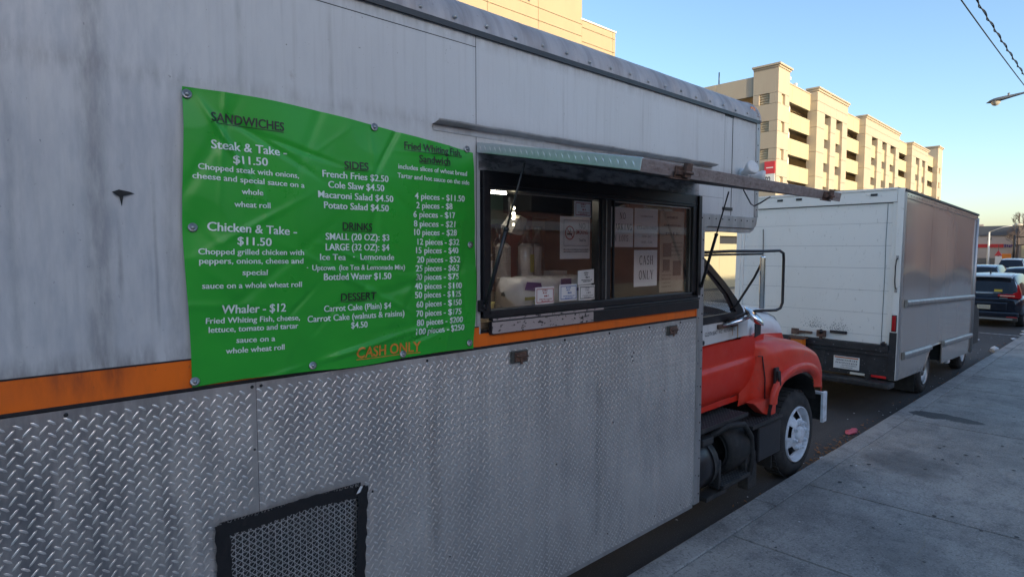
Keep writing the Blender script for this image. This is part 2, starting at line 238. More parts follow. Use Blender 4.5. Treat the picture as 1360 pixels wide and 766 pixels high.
# ---------------------------------------------------------------- mesh helpers
class MB:
    def __init__(s): s.v = []; s.f = []; s.m = []; s.sm = []
    def add(s, vs, fs, mi=0, smooth=False):
        o = len(s.v); s.v += [tuple(v) for v in vs]; s.f += [tuple(i+o for i in f) for f in fs]; s.m += [mi]*len(fs); s.sm += [smooth]*len(fs); return s
    def box(s, x0, x1, y0, y1, z0, z1, mi=0):
        return s.add([(x0, y0, z0), (x1, y0, z0), (x1, y1, z0), (x0, y1, z0), (x0, y0, z1), (x1, y0, z1), (x1, y1, z1), (x0, y1, z1)],
                     [(0, 3, 2, 1), (4, 5, 6, 7), (0, 1, 5, 4), (1, 2, 6, 5), (2, 3, 7, 6), (3, 0, 4, 7)], mi)
    def bar(s, a, b, w, h, up=(0, 0, 1), mi=0):         # rectangular bar between two points
        a = Vector(a); b = Vector(b); d = (b-a).normalized(); u = Vector(up); r = d.cross(u).normalized(); u = r.cross(d)
        vs = [p + r*sx*w/2 + u*sz*h/2 for p in (a, b) for sx, sz in ((-1, -1), (1, -1), (1, 1), (-1, 1))]
        return s.add(vs, [(0, 1, 2, 3), (7, 6, 5, 4), (0, 4, 5, 1), (1, 5, 6, 2), (2, 6, 7, 3), (3, 7, 4, 0)], mi)
    def tube(s, pts, r, n=10, mi=0, caps=True):
        pts = [Vector(p) for p in pts]; rs = r if isinstance(r, (list, tuple)) else [r]*len(pts)
        o = len(s.v); u = None
        for i, p in enumerate(pts):
            d = (pts[min(i+1, len(pts)-1)] - pts[max(i-1, 0)]).normalized()
            if u is None: u = d.orthogonal().normalized()
            u = (u - d*u.dot(d)).normalized(); w = d.cross(u)
            for k in range(n):
                a = 2*PI*k/n; s.v.append(tuple(p + (u*math.cos(a)+w*math.sin(a))*rs[i]))
        for i in range(len(pts)-1):
            for k in range(n):
                s.f.append((o+i*n+k, o+i*n+(k+1) % n, o+(i+1)*n+(k+1) % n, o+(i+1)*n+k)); s.m.append(mi); s.sm.append(True)
        if caps:
            s.f.append(tuple(o+k for k in range(n))[::-1]); s.f.append(tuple(o+(len(pts)-1)*n+k for k in range(n))); s.m += [mi, mi]; s.sm += [False, False]
        return s
    def lathe(s, prof, c, axis, n=24, mi=0, smooth=True, a0=0, a1=2*PI):   # prof: (radius, distance along axis)
        ax = Vector(axis).normalized(); u = Vector((0, 0, 1)) if abs(ax.z) < .9 else Vector((1, 0, 0)); u = (u - ax*u.dot(ax)).normalized(); w = ax.cross(u); c = Vector(c)
        full = abs(a1-a0-2*PI) < 1e-6; cols = n if full else n+1; o = len(s.v)
        for r, h in prof:
            for k in range(cols):
                a = a0+(a1-a0)*k/n; s.v.append(tuple(c + ax*h + (u*math.cos(a)+w*math.sin(a))*r))
        for i in range(len(prof)-1):
            for k in range(n):
                k2 = (k+1) % cols
                s.f.append((o+i*cols+k, o+i*cols+k2, o+(i+1)*cols+k2, o+(i+1)*cols+k)); s.m.append(mi); s.sm.append(smooth)
        return s
    def grid(s, P, nx, ny, mi=0, smooth=True):              # P(i,j) -> point
        o = len(s.v)
        for j in range(ny+1):
            for i in range(nx+1): s.v.append(tuple(P(i, j)))
        for j in range(ny):
            for i in range(nx):
                a = o+j*(nx+1)+i; s.f.append((a, a+1, a+nx+2, a+nx+1)); s.m.append(mi); s.sm.append(smooth)
        return s
    def prism(s, poly, d0, d1, axis='y', mi=0):     # polygon (in the two other axes) extruded along axis
        def P(a, b, d): return {'y': (a, d, b), 'x': (d, a, b), 'z': (a, b, d)}[axis]
        n = len(poly); vs = [P(a, b, d0) for a, b in poly] + [P(a, b, d1) for a, b in poly]
        fs = [tuple(range(n)), tuple(range(2*n-1, n-1, -1))] + [(i, (i+1) % n, n+(i+1) % n, n+i) for i in range(n)]
        return s.add(vs, fs, mi)
    def mesh(s, name, mats, bevel=0, seg=2, recalc=True, autosmooth=False):
        me = bpy.data.meshes.new(name); me.from_pydata(s.v, [], s.f)
        for mm in (mats if isinstance(mats, (list, tuple)) else [mats]): me.materials.append(mm)
        for p, mi, sm in zip(me.polygons, s.m, s.sm): p.material_index = mi; p.use_smooth = sm
        if bevel or recalc:
            bm = bmesh.new(); bm.from_mesh(me)
            if recalc: bmesh.ops.recalc_face_normals(bm, faces=bm.faces)
            if bevel:
                es = [e for e in bm.edges if len(e.link_faces) == 2 and e.calc_face_angle(0) > .6]
                bmesh.ops.bevel(bm, geom=es, offset=bevel, segments=seg, affect='EDGES', profile=.6, clamp_overlap=True)
            bm.to_mesh(me); bm.free()
        return me
    def build(s, name, mats, parent=None, bevel=0, **kw):
        k = kw.pop('kind', None); o = put(name, s.mesh(name, mats, bevel, **kw), parent)
        if k: o['kind'] = k
        return o
def put(name, me, parent=None, loc=(0, 0, 0), rot=None, kind=None, label=None):
    o = bpy.data.objects.new(name, me); C.objects.link(o)
    if parent is not None:
        o.parent = parent
        if parent.type == 'EMPTY' and not parent.get('local'): o.matrix_parent_inverse = Matrix.Translation(-Vector(parent.location))
    o.location = loc
    if rot: o.rotation_euler = rot
    if kind: o['kind'] = kind
    if label: o['label'] = label
    return o
def thing(name, label, cat, loc=(0, 0, 0), group=None, local=False, rot=None):
    o = bpy.data.objects.new(name, None); C.objects.link(o); o.location = loc; o['label'] = label; o['category'] = cat
    if group: o['group'] = group
    if local: o['local'] = 1
    if rot: o.rotation_euler = rot
    return o
def tag(o, label, cat, group=None):
    o['label'] = label; o['category'] = cat
    if group: o['group'] = group
    return o
def box(*a): return MB().box(*a)
def copy_tree(o, parent=None):
    c = o.copy(); C.objects.link(c)
    if parent is not None: c.parent = parent
    for ch in [x for x in C.objects if x.parent == o]: copy_tree(ch, c)
    return c

_glyphs = {}
def glyphs(body, bold=.012, res=3):     # flat triangulated lettering: verts (x, y), faces
    k = (body, bold, res)
    if k not in _glyphs:
        cu = bpy.data.curves.new('t', 'FONT'); cu.body = body;  cu.size = 1; cu.offset = bold; cu.resolution_u = res
        ob = bpy.data.objects.new('t', cu); me = bpy.data.meshes.new_from_object(ob)
        _glyphs[k] = ([tuple(v.co[:2]) for v in me.vertices], [tuple(p.vertices) for p in me.polygons])
        bpy.data.meshes.remove(me); bpy.data.objects.remove(ob); bpy.data.curves.remove(cu)
    return _glyphs[k]
def lettering(name, body, a, b, cap, P, m, parent, under=False, bold=.012, res=3, thick=0):
    """a, b: (x, z) ends of the line's middle; P(x, z) -> 3D point on the surface"""
    vs, fs = glyphs(body, bold, res); x0 = min(v[0] for v in vs); x1 = max(v[0] for v in vs)
    ax, az = a; bx, bz = b; L = math.hypot(bx-ax, bz-az); ux, uz = (bx-ax)/L, (bz-az)/L
    mb = MB()
    def at(u, h): return P(ax+ux*u-uz*h, az+uz*u+ux*h)
    mb.add([at((x-x0)/(x1-x0)*L, (y/.682-.5)*cap) for x, y in vs], fs)
    if thick: mb.add([Vector(at((x-x0)/(x1-x0)*L+thick, (y/.682-.5)*cap))+Vector((0, -.0003, 0)) for x, y in vs], fs)
    if under:
        n = 14
        mb.grid(lambda i, j: at(L*i/n, -.5*cap-.19*cap+j*.075*cap), n, 1, smooth=False)
    return put(name, mb.mesh(name, m, recalc=False), parent)
# narrow serif capitals as strokes: (x0,y0,x1,y1,weight) in a 0..1 box; arcs as polylines
TH, TN = .17, .07
def arc(cx, cy, rx, ry, a0, a1, n, w): return [(cx+rx*math.cos(math.radians(a0+(a1-a0)*i/n)), cy+ry*math.sin(math.radians(a0+(a1-a0)*i/n)), cx+rx*math.cos(math.radians(a0+(a1-a0)*(i+1)/n)), cy+ry*math.sin(math.radians(a0+(a1-a0)*(i+1)/n)), w) for i in range(n)]
def srf(x, y, h=.16): return [(x-h, y, x+h, y, .05)]
SERIF = {
 'C': arc(.55, .5, .38, .48, 50, 310, 10, .14) + [(.82, .68, .82, .95, .05), (.82, .05, .82, .3, .05)],
 'A': [(.12, 0, .5, 1, TN), (.5, 1, .88, 0, TH), (.28, .36, .7, .36, TN)] + srf(.12, .02) + srf(.88, .02),
 'S': arc(.5, .74, .27, .24, 30, 270, 8, .13) + arc(.5, .26, .29, .24, 90, -150, 8, .13) + [(.78, .72, .78, .96, .05), (.2, .04, .2, .3, .05)],
 'H': [(.2, 0, .2, 1, TH), (.8, 0, .8, 1, TH), (.2, .52, .8, .52, TN)] + srf(.2, .02) + srf(.2, .98) + srf(.8, .02) + srf(.8, .98),
 'O': arc(.5, .5, .36, .48, 0, 360, 16, .13),
 'N': [(.2, 0, .2, 1, TN), (.2, 1, .8, 0, TH), (.8, 0, .8, 1, TN)] + srf(.2, .02) + srf(.16, .98) + srf(.8, .98),
 'L': [(.28, 0, .28, 1, TH), (.28, .03, .84, .03, TN), (.84, .03, .84, .3, .05)] + srf(.28, .98) + srf(.28, .02),
 'Y': [(.5, 0, .5, .48, TH), (.5, .46, .14, 1, TH), (.5, .46, .86, 1, TN)] + srf(.5, .02) + srf(.14, .98) + srf(.86, .98),
 'P': [(.25, 0, .25, 1, TH), (.25, .97, .52, .97, TN), (.25, .5, .52, .5, TN)] + arc(.52, .735, .28, .235, -90, 90, 7, .12) + srf(.25, .02) + srf(.25, .98),
 'R': [(.25, 0, .25, 1, TH), (.25, .97, .5, .97, TN), (.25, .52, .5, .52, TN), (.5, .52, .88, 0, TH)] + arc(.5, .745, .28, .225, -90, 90, 7, .12) + srf(.25, .02) + srf(.25, .98) + srf(.9, .02, .1),
 'K': [(.25, 0, .25, 1, TH), (.25, .45, .82, 1, TN), (.42, .6, .86, 0, TH)] + srf(.25, .02) + srf(.25, .98) + srf(.82, .98) + srf(.86, .02),
 'I': [(.5, 0, .5, 1, TH)] + srf(.5, .02) + srf(.5, .98),
 'G': arc(.53, .5, .38, .48, 50, 310, 10, .14) + [(.8, .05, .8, .45, TH), (.82, .68, .82, .95, .05)] + srf(.8, .45),
 'T': [(.5, 0, .5, 1, TH), (.1, .97, .9, .97, TN), (.12, .75, .12, .97, .05), (.88, .75, .88, .97, .05)] + srf(.5, .02),
 '.': [(.42, .05, .58, .05, .14)], ' ': []}
def serif_line(mb, text, x0, x1, z0, cap, y):
    n = len(text); w = (x1-x0)/n
    for i, ch in enumerate(text):
        for (a, b, c, d, t) in SERIF[ch]:
            p = Vector((a*w*.92, b*cap)); q = Vector((c*w*.92, d*cap)); dd = (q-p)
            if dd.length < 1e-6: continue
            e = dd.normalized(); nn = Vector((-e.y, e.x))*t*w*.5; p -= e*.004*cap; q += e*.004*cap
            vs = [(x0+i*w+v.x, y, z0+v.y) for v in (p-nn, q-nn, q+nn, p+nn)]; mb.add(vs, [(0, 1, 2, 3)])

# menu lines: text, left end x z, right end x z, cap height, ink, underlined
MENU = [
    ('SANDWICHES', 0.661, 2.946, 0.931, 2.943, 0.0335, 'k', 1),
    ('Steak & Take -', 0.659, 2.845, 0.939, 2.843, 0.0318, 'w', 0),
    ('$11.50', 0.734, 2.795, 0.862, 2.797, 0.0301, 'w', 0),
    ('Chopped steak with onions,', 0.612, 2.759, 0.985, 2.754, 0.0213, 'w', 0),
    ('cheese and special sauce on a', 0.592, 2.724, 1.007, 2.716, 0.0213, 'w', 0),
    ('whole', 0.761, 2.676, 0.84, 2.675, 0.0213, 'w', 0),
    ('wheat roll', 0.732, 2.626, 0.867, 2.626, 0.0214, 'w', 0),
    ('Chicken & Take -', 0.636, 2.539, 0.969, 2.526, 0.0322, 'w', 0),
    ('$11.50', 0.738, 2.486, 0.867, 2.481, 0.0304, 'w', 0),
    ('SIDES', 1.191, 2.818, 1.304, 2.821, 0.032, 'k', 1),
    ('French Fries $2.50', 1.089, 2.773, 1.406, 2.774, 0.0281, 'w', 0),
    ('Cole Slaw $4.50', 1.114, 2.729, 1.383, 2.731, 0.0281, 'w', 0),
    ('Macaroni Salad $4.50', 1.066, 2.685, 1.431, 2.685, 0.0281, 'w', 0),
    ('Potato Salad $4.50', 1.091, 2.641, 1.406, 2.641, 0.0282, 'w', 0),
    ('DRINKS', 1.177, 2.554, 1.323, 2.553, 0.0323, 'k', 1),
    ('SMALL (20 OZ): $3', 1.095, 2.508, 1.408, 2.507, 0.0283, 'w', 0),
    ('LARGE (32 OZ): $4', 1.094, 2.463, 1.408, 2.462, 0.0283, 'w', 0),
    ('Ice Tea', 1.068, 2.421, 1.189, 2.419, 0.0255, 'w', 0),
    ('·', 1.223, 2.42, 1.231, 2.419, 0.0262, 'w', 0),
    ('Lemonade', 1.261, 2.42, 1.434, 2.417, 0.027, 'w', 0),
    ('·', 1.01, 2.376, 1.016, 2.376, 0.0209, 'w', 0),
    ('Uptown  (Ice Tea & Lemonade Mix)', 1.034, 2.376, 1.492, 2.369, 0.0224, 'w', 0),
    ('Bottled Water $1.50', 1.085, 2.336, 1.418, 2.33, 0.0284, 'w', 0),
    ('Chopped grilled chicken with', 0.602, 2.445, 0.998, 2.44, 0.0215, 'w', 0),
    ('peppers, onions, cheese and', 0.603, 2.41, 0.995, 2.405, 0.0215, 'w', 0),
    ('special', 0.753, 2.364, 0.85, 2.361, 0.0215, 'w', 0),
    ('sauce on a whole wheat roll', 0.611, 2.317, 0.988, 2.308, 0.0216, 'w', 0),
    ('Whaler - $12', 0.676, 2.224, 0.92, 2.216, 0.0324, 'w', 0),
    ('Fried Whiting Fish, cheese,', 0.621, 2.184, 0.979, 2.17, 0.0216, 'w', 0),
    ('lettuce, tomato and tartar', 0.63, 2.149, 0.971, 2.137, 0.0217, 'w', 0),
    ('sauce on a', 0.727, 2.101, 0.873, 2.094, 0.0217, 'w', 0),
    ('whole wheat roll', 0.689, 2.062, 0.91, 2.055, 0.0217, 'w', 0),
    ('DESSERT', 1.163, 2.244, 1.339, 2.242, 0.0325, 'k', 1),
    ('Carrot Cake (Plain) $4', 1.084, 2.199, 1.414, 2.193, 0.0264, 'w', 0),
    ('Carrot Cake (walnuts & raisins)', 1.011, 2.16, 1.484, 2.152, 0.0265, 'w', 0),
    ('$4.50', 1.207, 2.118, 1.289, 2.115, 0.0265, 'w', 0),
    ('CASH ONLY', 1.228, 1.992, 1.573, 1.984, 0.0467, 'o', 1),
    ('Fried Whiting Fish,', 1.495, 2.939, 1.829, 2.937, 0.0332, 'k', 1),
    ('Sandwich', 1.574, 2.885, 1.753, 2.887, 0.0332, 'k', 1),
    ('includes slices of wheat bread', 1.462, 2.839, 1.86, 2.837, 0.0222, 'w', 0),
    ('Tartar and hot sauce on the side', 1.457, 2.797, 1.876, 2.793, 0.0222, 'w', 0),
    ('4 pieces - $11.50', 1.552, 2.708, 1.845, 2.71, 0.0291, 'w', 0),
    ('2 pieces - $8', 1.561, 2.664, 1.767, 2.668, 0.0289, 'w', 0),
    ('6 pieces - $17', 1.547, 2.621, 1.784, 2.624, 0.029, 'w', 0),
    ('8 pieces - $21', 1.547, 2.577, 1.783, 2.579, 0.029, 'w', 0),
    ('10 pieces - $28', 1.549, 2.536, 1.794, 2.537, 0.0291, 'w', 0),
    ('12 pieces - $32', 1.567, 2.49, 1.81, 2.49, 0.0292, 'w', 0),
    ('15 pieces - $40', 1.558, 2.449, 1.805, 2.448, 0.0292, 'w', 0),
    ('20 pieces - $52', 1.562, 2.404, 1.81, 2.403, 0.0293, 'w', 0),
    ('25 pieces - $63', 1.553, 2.362, 1.802, 2.36, 0.0292, 'w', 0),
    ('30 pieces - $75', 1.554, 2.32, 1.801, 2.317, 0.0293, 'w', 0),
    ('40 pieces - $100', 1.549, 2.276, 1.821, 2.27, 0.0293, 'w', 0),
    ('50 pieces - $125', 1.546, 2.234, 1.816, 2.228, 0.0293, 'w', 0),
    ('60 pieces - $150', 1.551, 2.188, 1.82, 2.185, 0.0294, 'w', 0),
    ('70 pieces - $175', 1.548, 2.144, 1.819, 2.138, 0.0294, 'w', 0),
    ('80 pieces - $200', 1.552, 2.099, 1.829, 2.095, 0.0295, 'w', 0),
    ('100 pieces - $250', 1.546, 2.056, 1.84, 2.054, 0.0295, 'w', 0),
]

# ================================================================ THE SETTING
def struct(name, mb, m, **kw):
    o = mb.build(name, m, **kw); o['kind'] = 'structure'; return o
struct('ground', MB().box(-600, 1200, -600, 1200, -.6, -.012), M['lot'])
struct('road', MB().grid(lambda i, j: (-30+10*i, 2.43+j*1.9, 0), 33, 6, smooth=False), M['asphalt'], recalc=False)
kerb_far = struct('far_sidewalk', MB().box(-30, 300, 13.85, 17.0, -.3, .13), M['slab'], bevel=.02)
walk = struct('sidewalk', MB().box(-12, 300, -4.1, 2.40, -.3, .118), M['asphalt'])
xs = [-12 + 1.5*i for i in range(9)] + [2.9, 4.42, 5.95, 7.68, 9.25, 10.72, 12.02, 13.4, 14.9, 16.4, 17.9, 19.4, 20.9, 22.4, 23.9, 25.4, 27, 28.5, 30, 33, 36, 40, 46, 54, 66, 90]
rnd = random.Random(3)
for a, b in zip([x for x in xs if x < 300][:-1], xs[1:]):
    g = .008
    for y0, y1 in ((.05, 2.222), (-2.1, .04), (-4.1, -2.11)):
        dz = rnd.uniform(-.003, .003); t = rnd.uniform(-.002, .002); sk = .10
        o = MB().add([(a+g+sk*(2.2-y0)/1.6*1.0, y0, .118), (b-g+sk*(2.2-y0)/1.6, y0, .118), (b-g+sk*(2.2-y1)/1.6, y1, .118), (a+g+sk*(2.2-y1)/1.6, y1, .118),
                      (a+g+sk*(2.2-y0)/1.6, y0, .15+dz), (b-g+sk*(2.2-y0)/1.6, y0, .15+dz+t), (b-g+sk*(2.2-y1)/1.6, y1, .15+dz+t), (a+g+sk*(2.2-y1)/1.6, y1, .15+dz)],
                     [(0, 3, 2, 1), (4, 5, 6, 7), (0, 1, 5, 4), (1, 2, 6, 5), (2, 3, 7, 6), (3, 0, 4, 7)]).build('slab', M['slab'], walk, bevel=.005)
x = -12.0
while x < 90:
    L = rnd.uniform(1.8, 2.6)*(1 if x < 30 else 2.5)
    MB().box(x+.003, x+L-.003, 2.231, 2.43+rnd.uniform(-.006, .006), -.2, .15+rnd.uniform(-.002, .003)).build('kerb_stone', M['kerb'], walk, bevel=.014)
    x += L
# faint painted line across the parking lane by the far car and lane edge line
struct('parking_line', MB().box(21.9, 22.0, 2.6, 4.9, .001, .004), mat('worn_white_road_paint', (.42, .42, .42), .7, 0, [((14, 14, 14), .45, .6, .8, (.08, .08, .08))]))
for i in range(12):
    pass
struct('lane_line', MB().box(-30, 120, 8.1, 8.22, .001, .004), bpy.data.materials['worn_white_road_paint'])

# brick building on the camera's side of the street (shades the street, shows in the glossy truck sides)
bb = thing('brick_building', 'long red brick building with pale stone band along the sidewalk', 'building', (30, -12, 0))
BY, BH = -12.0, 6.9
MB().box(-2, 69.5, BY-10, BY, -.3, BH).build('wall', M['brick'], bb)
MB().box(-2.2, 69.7, BY-10, BY+.12, BH, BH+.3).build('coping', M['cornice'], bb)
MB().box(-2, 69.5, BY, BY+.09, 3.25, 3.6).build('stone_band', M['store'], bb)
MB().box(-2, 69.5, BY, BY+.07, .15, .9).build('stone_base', M['deck'], bb)
for i in range(17):
    w = MB().box(-.2+4*i, 2.2+4*i, BY+.02, BY+.08, 4.4, 6.4).build('window', M['store'], bb)
    MB().box(-.08+4*i, 2.08+4*i, BY+.082, BY+.10, 4.52, 6.28).build('pane', M['dark_glass'], w)
bb2 = thing('brick_building', 'lower brown brick building further along the near sidewalk', 'building', (100, -12, 0))
MB().box(79, 150, BY-10, BY, -.3, 8.2).build('wall', M['brick'], bb2)
MB().box(78.8, 150.2, BY-10, BY+.1, 8.2, 8.5).build('coping', M['cornice'], bb2)
bb3 = thing('shade_caster_block', 'added unseen tan block behind the camera, keeping the sun off the truck', 'building', (-10, -32, 0))  # unseen block added to cast shade on the truck
MB().box(-90, 40, -50, -32, -.3, 11.6).build('wall', M['cream'], bb3)
for k in range(2): MB().box(-89, 39, -32.0, -31.93, 2.2+3.6*k, 4.0+3.6*k).build('window_band', M['dark_glass'], bb3)

# ---- parking garage, across the street; local frame: x along its front, y into the building
gar = thing('parking_garage', 'yellow precast parking garage with open decks and taller beige towers', 'parking garage', (65.6, 29, 0), local=True, rot=(0, 0, math.radians(2.3)))
def gp(name, mb, m, parent=None, **k): return mb.build(name, m, parent or gar, **k)
OT = [19.75-3.03*k for k in range(7)]; OB = [18.62-3.03*k for k in range(7)]
bays = [(3.2, 12.2), (24.1, 32.6), (52.3, 61.6), (74.9, 84.2)]
for k in range(7):
    z = OB[k]-.95
    gp('deck', MB().box(.6, 87.5, 1.3, 30, z-.25, z), M['deck'])
    gp('deck_beam', MB().box(.6, 87.5, 2.2, 2.7, z-.8+3.03 if k else z+1.9, z-.27+3.03 if k else z+2.3), M['deck'])
gp('light_stop_wall', MB().box(3.3, 84, 7, 7.4, 0, 20.2), M['deck'])  # inner wall added to darken the open decks
gp('roof_slab', MB().box(.6, 87.5, 1.3, 30, 20.3, 20.6), M['deck'])
me_cache = {}
def panel(name, x0, x1, y0, y1, z0, z1, m, parent, bevel=.015):      # alike panels share mesh data
    key = (round(x1-x0, 3), round(y1-y0, 3), round(z1-z0, 3), m.name)
    if key not in me_cache: me_cache[key] = MB().box(-(x1-x0)/2, (x1-x0)/2, -(y1-y0)/2, (y1-y0)/2, -(z1-z0)/2, (z1-z0)/2).mesh(name, m, bevel, 1)
    return put(name, me_cache[key], parent, ((x0+x1)/2, (y0+y1)/2, (z0+z1)/2))
for (a, b) in bays:
    n = 3; w = (b-a)/n
    for i in range(n):
        panel('spandrel_panel', a+i*w+.02, a+(i+1)*w-.02, .85, 1.15, OT[0], 21.75, M['precast'], gar)
        for k in range(6): panel('spandrel_panel', a+i*w+.02, a+(i+1)*w-.02, .85, 1.15, OT[k+1], OB[k], M['precast'], gar)
    gp('spandrel_backing', MB().box(a, b, 1.16, 1.3, OT[0]+.05, 21.6), M['deck'])
    for f in (.45,):
        gp('column', MB().box(a+(b-a)*f-.2, a+(b-a)*f+.2, 1.5, 1.9, 0, 20.28), M['sign_white'])
    gp('parapet_cap', MB().box(a, b, .78, 1.3, 21.75, 21.87), M['precast_pier'])
towers = [(12.2, 24.1, 22.55, [(15.0, 17.3), (19.4, 22.0)]), (32.6, 52.3, 22.4, [(36.0, 39.2), (41.8, 44.5), (46.7, 50.2)]), (61.6, 74.9, 22.1, [(64.8, 67.7), (70.0, 72.6)])]
for (a, b, top, slots) in towers:
    st = OT[0]-.05
    edges = [a] + [v for s in slots for v in s] + [b]
    for i in range(0, len(edges), 2):        # piers between the slots, in storey-high pieces
        z = 0.0
        cuts = [0] + [OB[k]-.9 for k in range(6, -1, -1)] + [st]
        for z0, z1 in zip(cuts[:-1], cuts[1:]):
            if z1-z0 > .2: panel('pier_panel', edges[i], edges[i+1], 0, 1.15, z0+.015, z1-.015, M['precast_pier'], gar)
    n = max(4, round((b-a)/2.4)); w = (b-a)/n
    for i in range(n):
        panel('frieze_panel', a+i*w+.015*(i > 0), a+(i+1)*w-.015*(i < n-1), 0, 1.15, st+.015, st+1.2, M['precast_pier'], gar)
        panel('frieze_panel', a+i*w+.015*(i > 0), a+(i+1)*w-.015*(i < n-1), 0, 1.15, st+1.23, top-.45, M['precast_pier'], gar)
    gp('cornice', MB().box(a-.22, b+.22, -.25, 1.4, top-.2, top).box(a-.1, b+.1, -.12, 1.3, top-.45, top-.2), M['cornice'])
    for s0, s1 in slots:
        for k in range(6): panel('slot_panel', s0, s1, .32, .6, OT[k+1], OB[k], M['precast'], gar)
# corner tower and far tower: core of louvres with cladding round the small windows
def corner(a, b, y1, top, win=True):
    gp('tower_core', MB().box(a+.3, b-.3, .3, y1-.3, 0, top-.3), M['deck'])
    for k in range(7):
        z0, z1 = (OT[k+1] if k < 6 else 0), OT[k]
        zb = OB[k]
        for (p, q) in ((z0, zb-.05),):
            panel('cladding_panel', a, b, 0, .3, p, q, M['precast_pier'], gar); panel('cladding_panel', a, a+.3, .3, y1, p, q, M['precast_pier'], gar)
        w0, w1 = a+(b-a)*.30, a+(b-a)*.62
        panel('cladding_panel', a, w0, 0, .3, zb-.03, z1-.02, M['precast_pier'], gar); panel('cladding_panel', w1, b, 0, .3, zb-.03, z1-.02, M['precast_pier'], gar)
        v0, v1 = .95, 2.1
        panel('cladding_panel', a, a+.3, .3, v0, zb-.03, z1-.02, M['precast_pier'], gar); panel('cladding_panel', a, a+.3, v1, y1, zb-.03, z1-.02, M['precast_pier'], gar)
        for j in range(4): gp('louvre', MB().box(a+.12, a+.22, v0, v1, zb+.1+.27*j, zb+.2+.27*j), M['deck'])
    panel('cladding_panel', a, b, 0, .3, OT[0], top-.4, M['precast_pier'], gar); panel('cladding_panel', a, a+.3, .3, y1, OT[0], top-.4, M['precast_pier'], gar)
    gp('tower_back', MB().box(b-.3, b, .3, y1, 20, top-.4), M['precast_pier'])
    gp('cornice', MB().box(a-.25, b+.25, -.25, y1+.1, top-.2, top).box(a-.1, b+.1, -.1, y1, top-.4, top-.2), M['cornice'])
corner(0, 3.2, 2.8, 22.85); corner(84.2, 88.6, 9, 24.2)
for k in range(7):      # end wall, open bays facing the camera
    for i in range(5):
        z0 = OT[k+1] if k < 6 else 0
        panel('end_panel', .15, .45, 2.85+i*4.5, 7.31+i*4.5, z0, OB[k], M['precast_pier'], gar)
for i in range(5):
    panel('end_panel', .15, .45, 2.85+i*4.5, 7.31+i*4.5, OT[0], 21.9, M['precast_pier'], gar)
for i in (1, 3, 5): gp('column', MB().box(.2, .8, 2.5+i*4.5, 3.1+i*4.5, 0, 21), M['precast_pier'])
gs = MB().box(-.12, -.02, .10, 1.25, 10.9, 12.25).build('sign_board', M['sign_red'], gar)
gs2 = MB().box(-.12, -.02, .10, 1.25, 9.55, 10.88).build('sign_board', M['sign_white'], gar)
vs, fs = glyphs('P2')
MB().add([(-.13, .2+(.95-x*.62), 9.85+y*1.05) for x, y in vs], fs).build('sign_text', M['ink'], gs2, recalc=False)
MB().box(-.13, -.121, .3, 1.05, 11.5, 11.62).build('sign_stripe', M['sign_white'], gs)
for (sx, h) in ((8.2, 1.5), (10.2, .9), (28.6, .8)):
    l = thing('roof_lamp', {8.2: 'tall white lamp on the garage roof nearest its corner tower', 10.2: 'short lamp on the garage roof just left of the second tower', 28.6: 'stub lamp on the garage roof between second and third towers'}[sx], 'lamp', (65.6+sx*.9992-.04*2.0, 29+sx*.0401+2.0, 20.6), group='lamps on the garage roof')
    bx, by = l.location.x, l.location.y
    MB().tube([(bx, by, 20.6), (bx, by, 22.1+h*.6)], .06).build('pole', M['lamp_grey'], l)
    MB().box(bx-.18, bx+.18, by-.18, by+.18, 22.1+h*.6, 22.45+h*.6).build('lamp_box', M['sign_white'], l, bevel=.03)
an = thing('antenna', 'thin dark antenna on the garage end wall parapet', 'antenna', (65.9, 37.4-1.2, 21.9))
MB().tube([(65.9, 36.2, 21.9), (65.9, 36.2, 23.4)], .07).build('mast', M['black'], an)

# ---- cream building beyond the food truck
hb = thing('cream_building', 'tall cream panel clad building above the food truck roof', 'building', (20, 26, 0))
MB().box(-10, 29.6, 26.25, 44, 0, 27).build('core', M['joint'], hb)
MB().box(29.6, 33.1, 26.25, 44, 0, 17.2).build('wing', M['joint'], hb)
cols = [13.7, 17.7, 21.7, 25.7, 29.7]; rows = [0, 3.3, 6.6, 9.9, 13.2, 16.3, 17.05, 19.2, 23, 27.2]
wins = [(22.2, 24.95)]
for x0, x1 in zip(cols[:-1], cols[1:]):
    for z0, z1 in zip(rows[:-1], rows[1:]):
        if (x0 == 21.7) and z0 >= 17.0 and z0 < 18:
            panel('wall_panel', 21.71, 22.2, 26, 26.25, z0+.012, 19.19, M['cream'], hb); panel('wall_panel', 24.95, 25.69, 26, 26.25, z0+.012, 19.19, M['cream'], hb)
            panel('wall_panel', 22.2, 24.95, 26, 26.25, 17.06, 17.25, M['cream'], hb)
            w = MB().box(22.2, 24.95, 26.02, 26.24, 17.25, 17.31).box(22.2, 22.27, 26.02, 26.24, 17.31, 19.19).box(24.83, 24.95, 25.93, 26.24, 17.2, 19.19).box(23.5, 23.56, 26.02, 26.24, 17.31, 19.19).build('window', M['lamp_grey'], hb)
            MB().box(22.27, 24.83, 26.12, 26.15, 17.31, 19.19).build('pane', mat('pale_reflecting_pane', (.22, .26, .28), .06, .6), w)
        else: panel('wall_panel', x0+.012, x1-.012, 26, 26.25, z0+.012, z1-.012, M['cream'], hb)
for z0, z1 in ((0, 3.3), (3.3, 6.6), (6.6, 9.9), (9.9, 13.2), (13.2, 16.0), (16.0, 16.9), (16.9, 17.35)):
    panel('wall_panel', 29.715, 32.9, 26.03, 26.25, z0+.012, z1-.012, M['cream'], hb)
    panel('wall_panel', 32.92, 33.22, 26.03, 26.25, z0+.012, z1-.012, M['cream'], hb)
panel('wall_panel', 29.62, 29.9, 26.3, 44, 17.3, 27.2, M['cream'], hb)
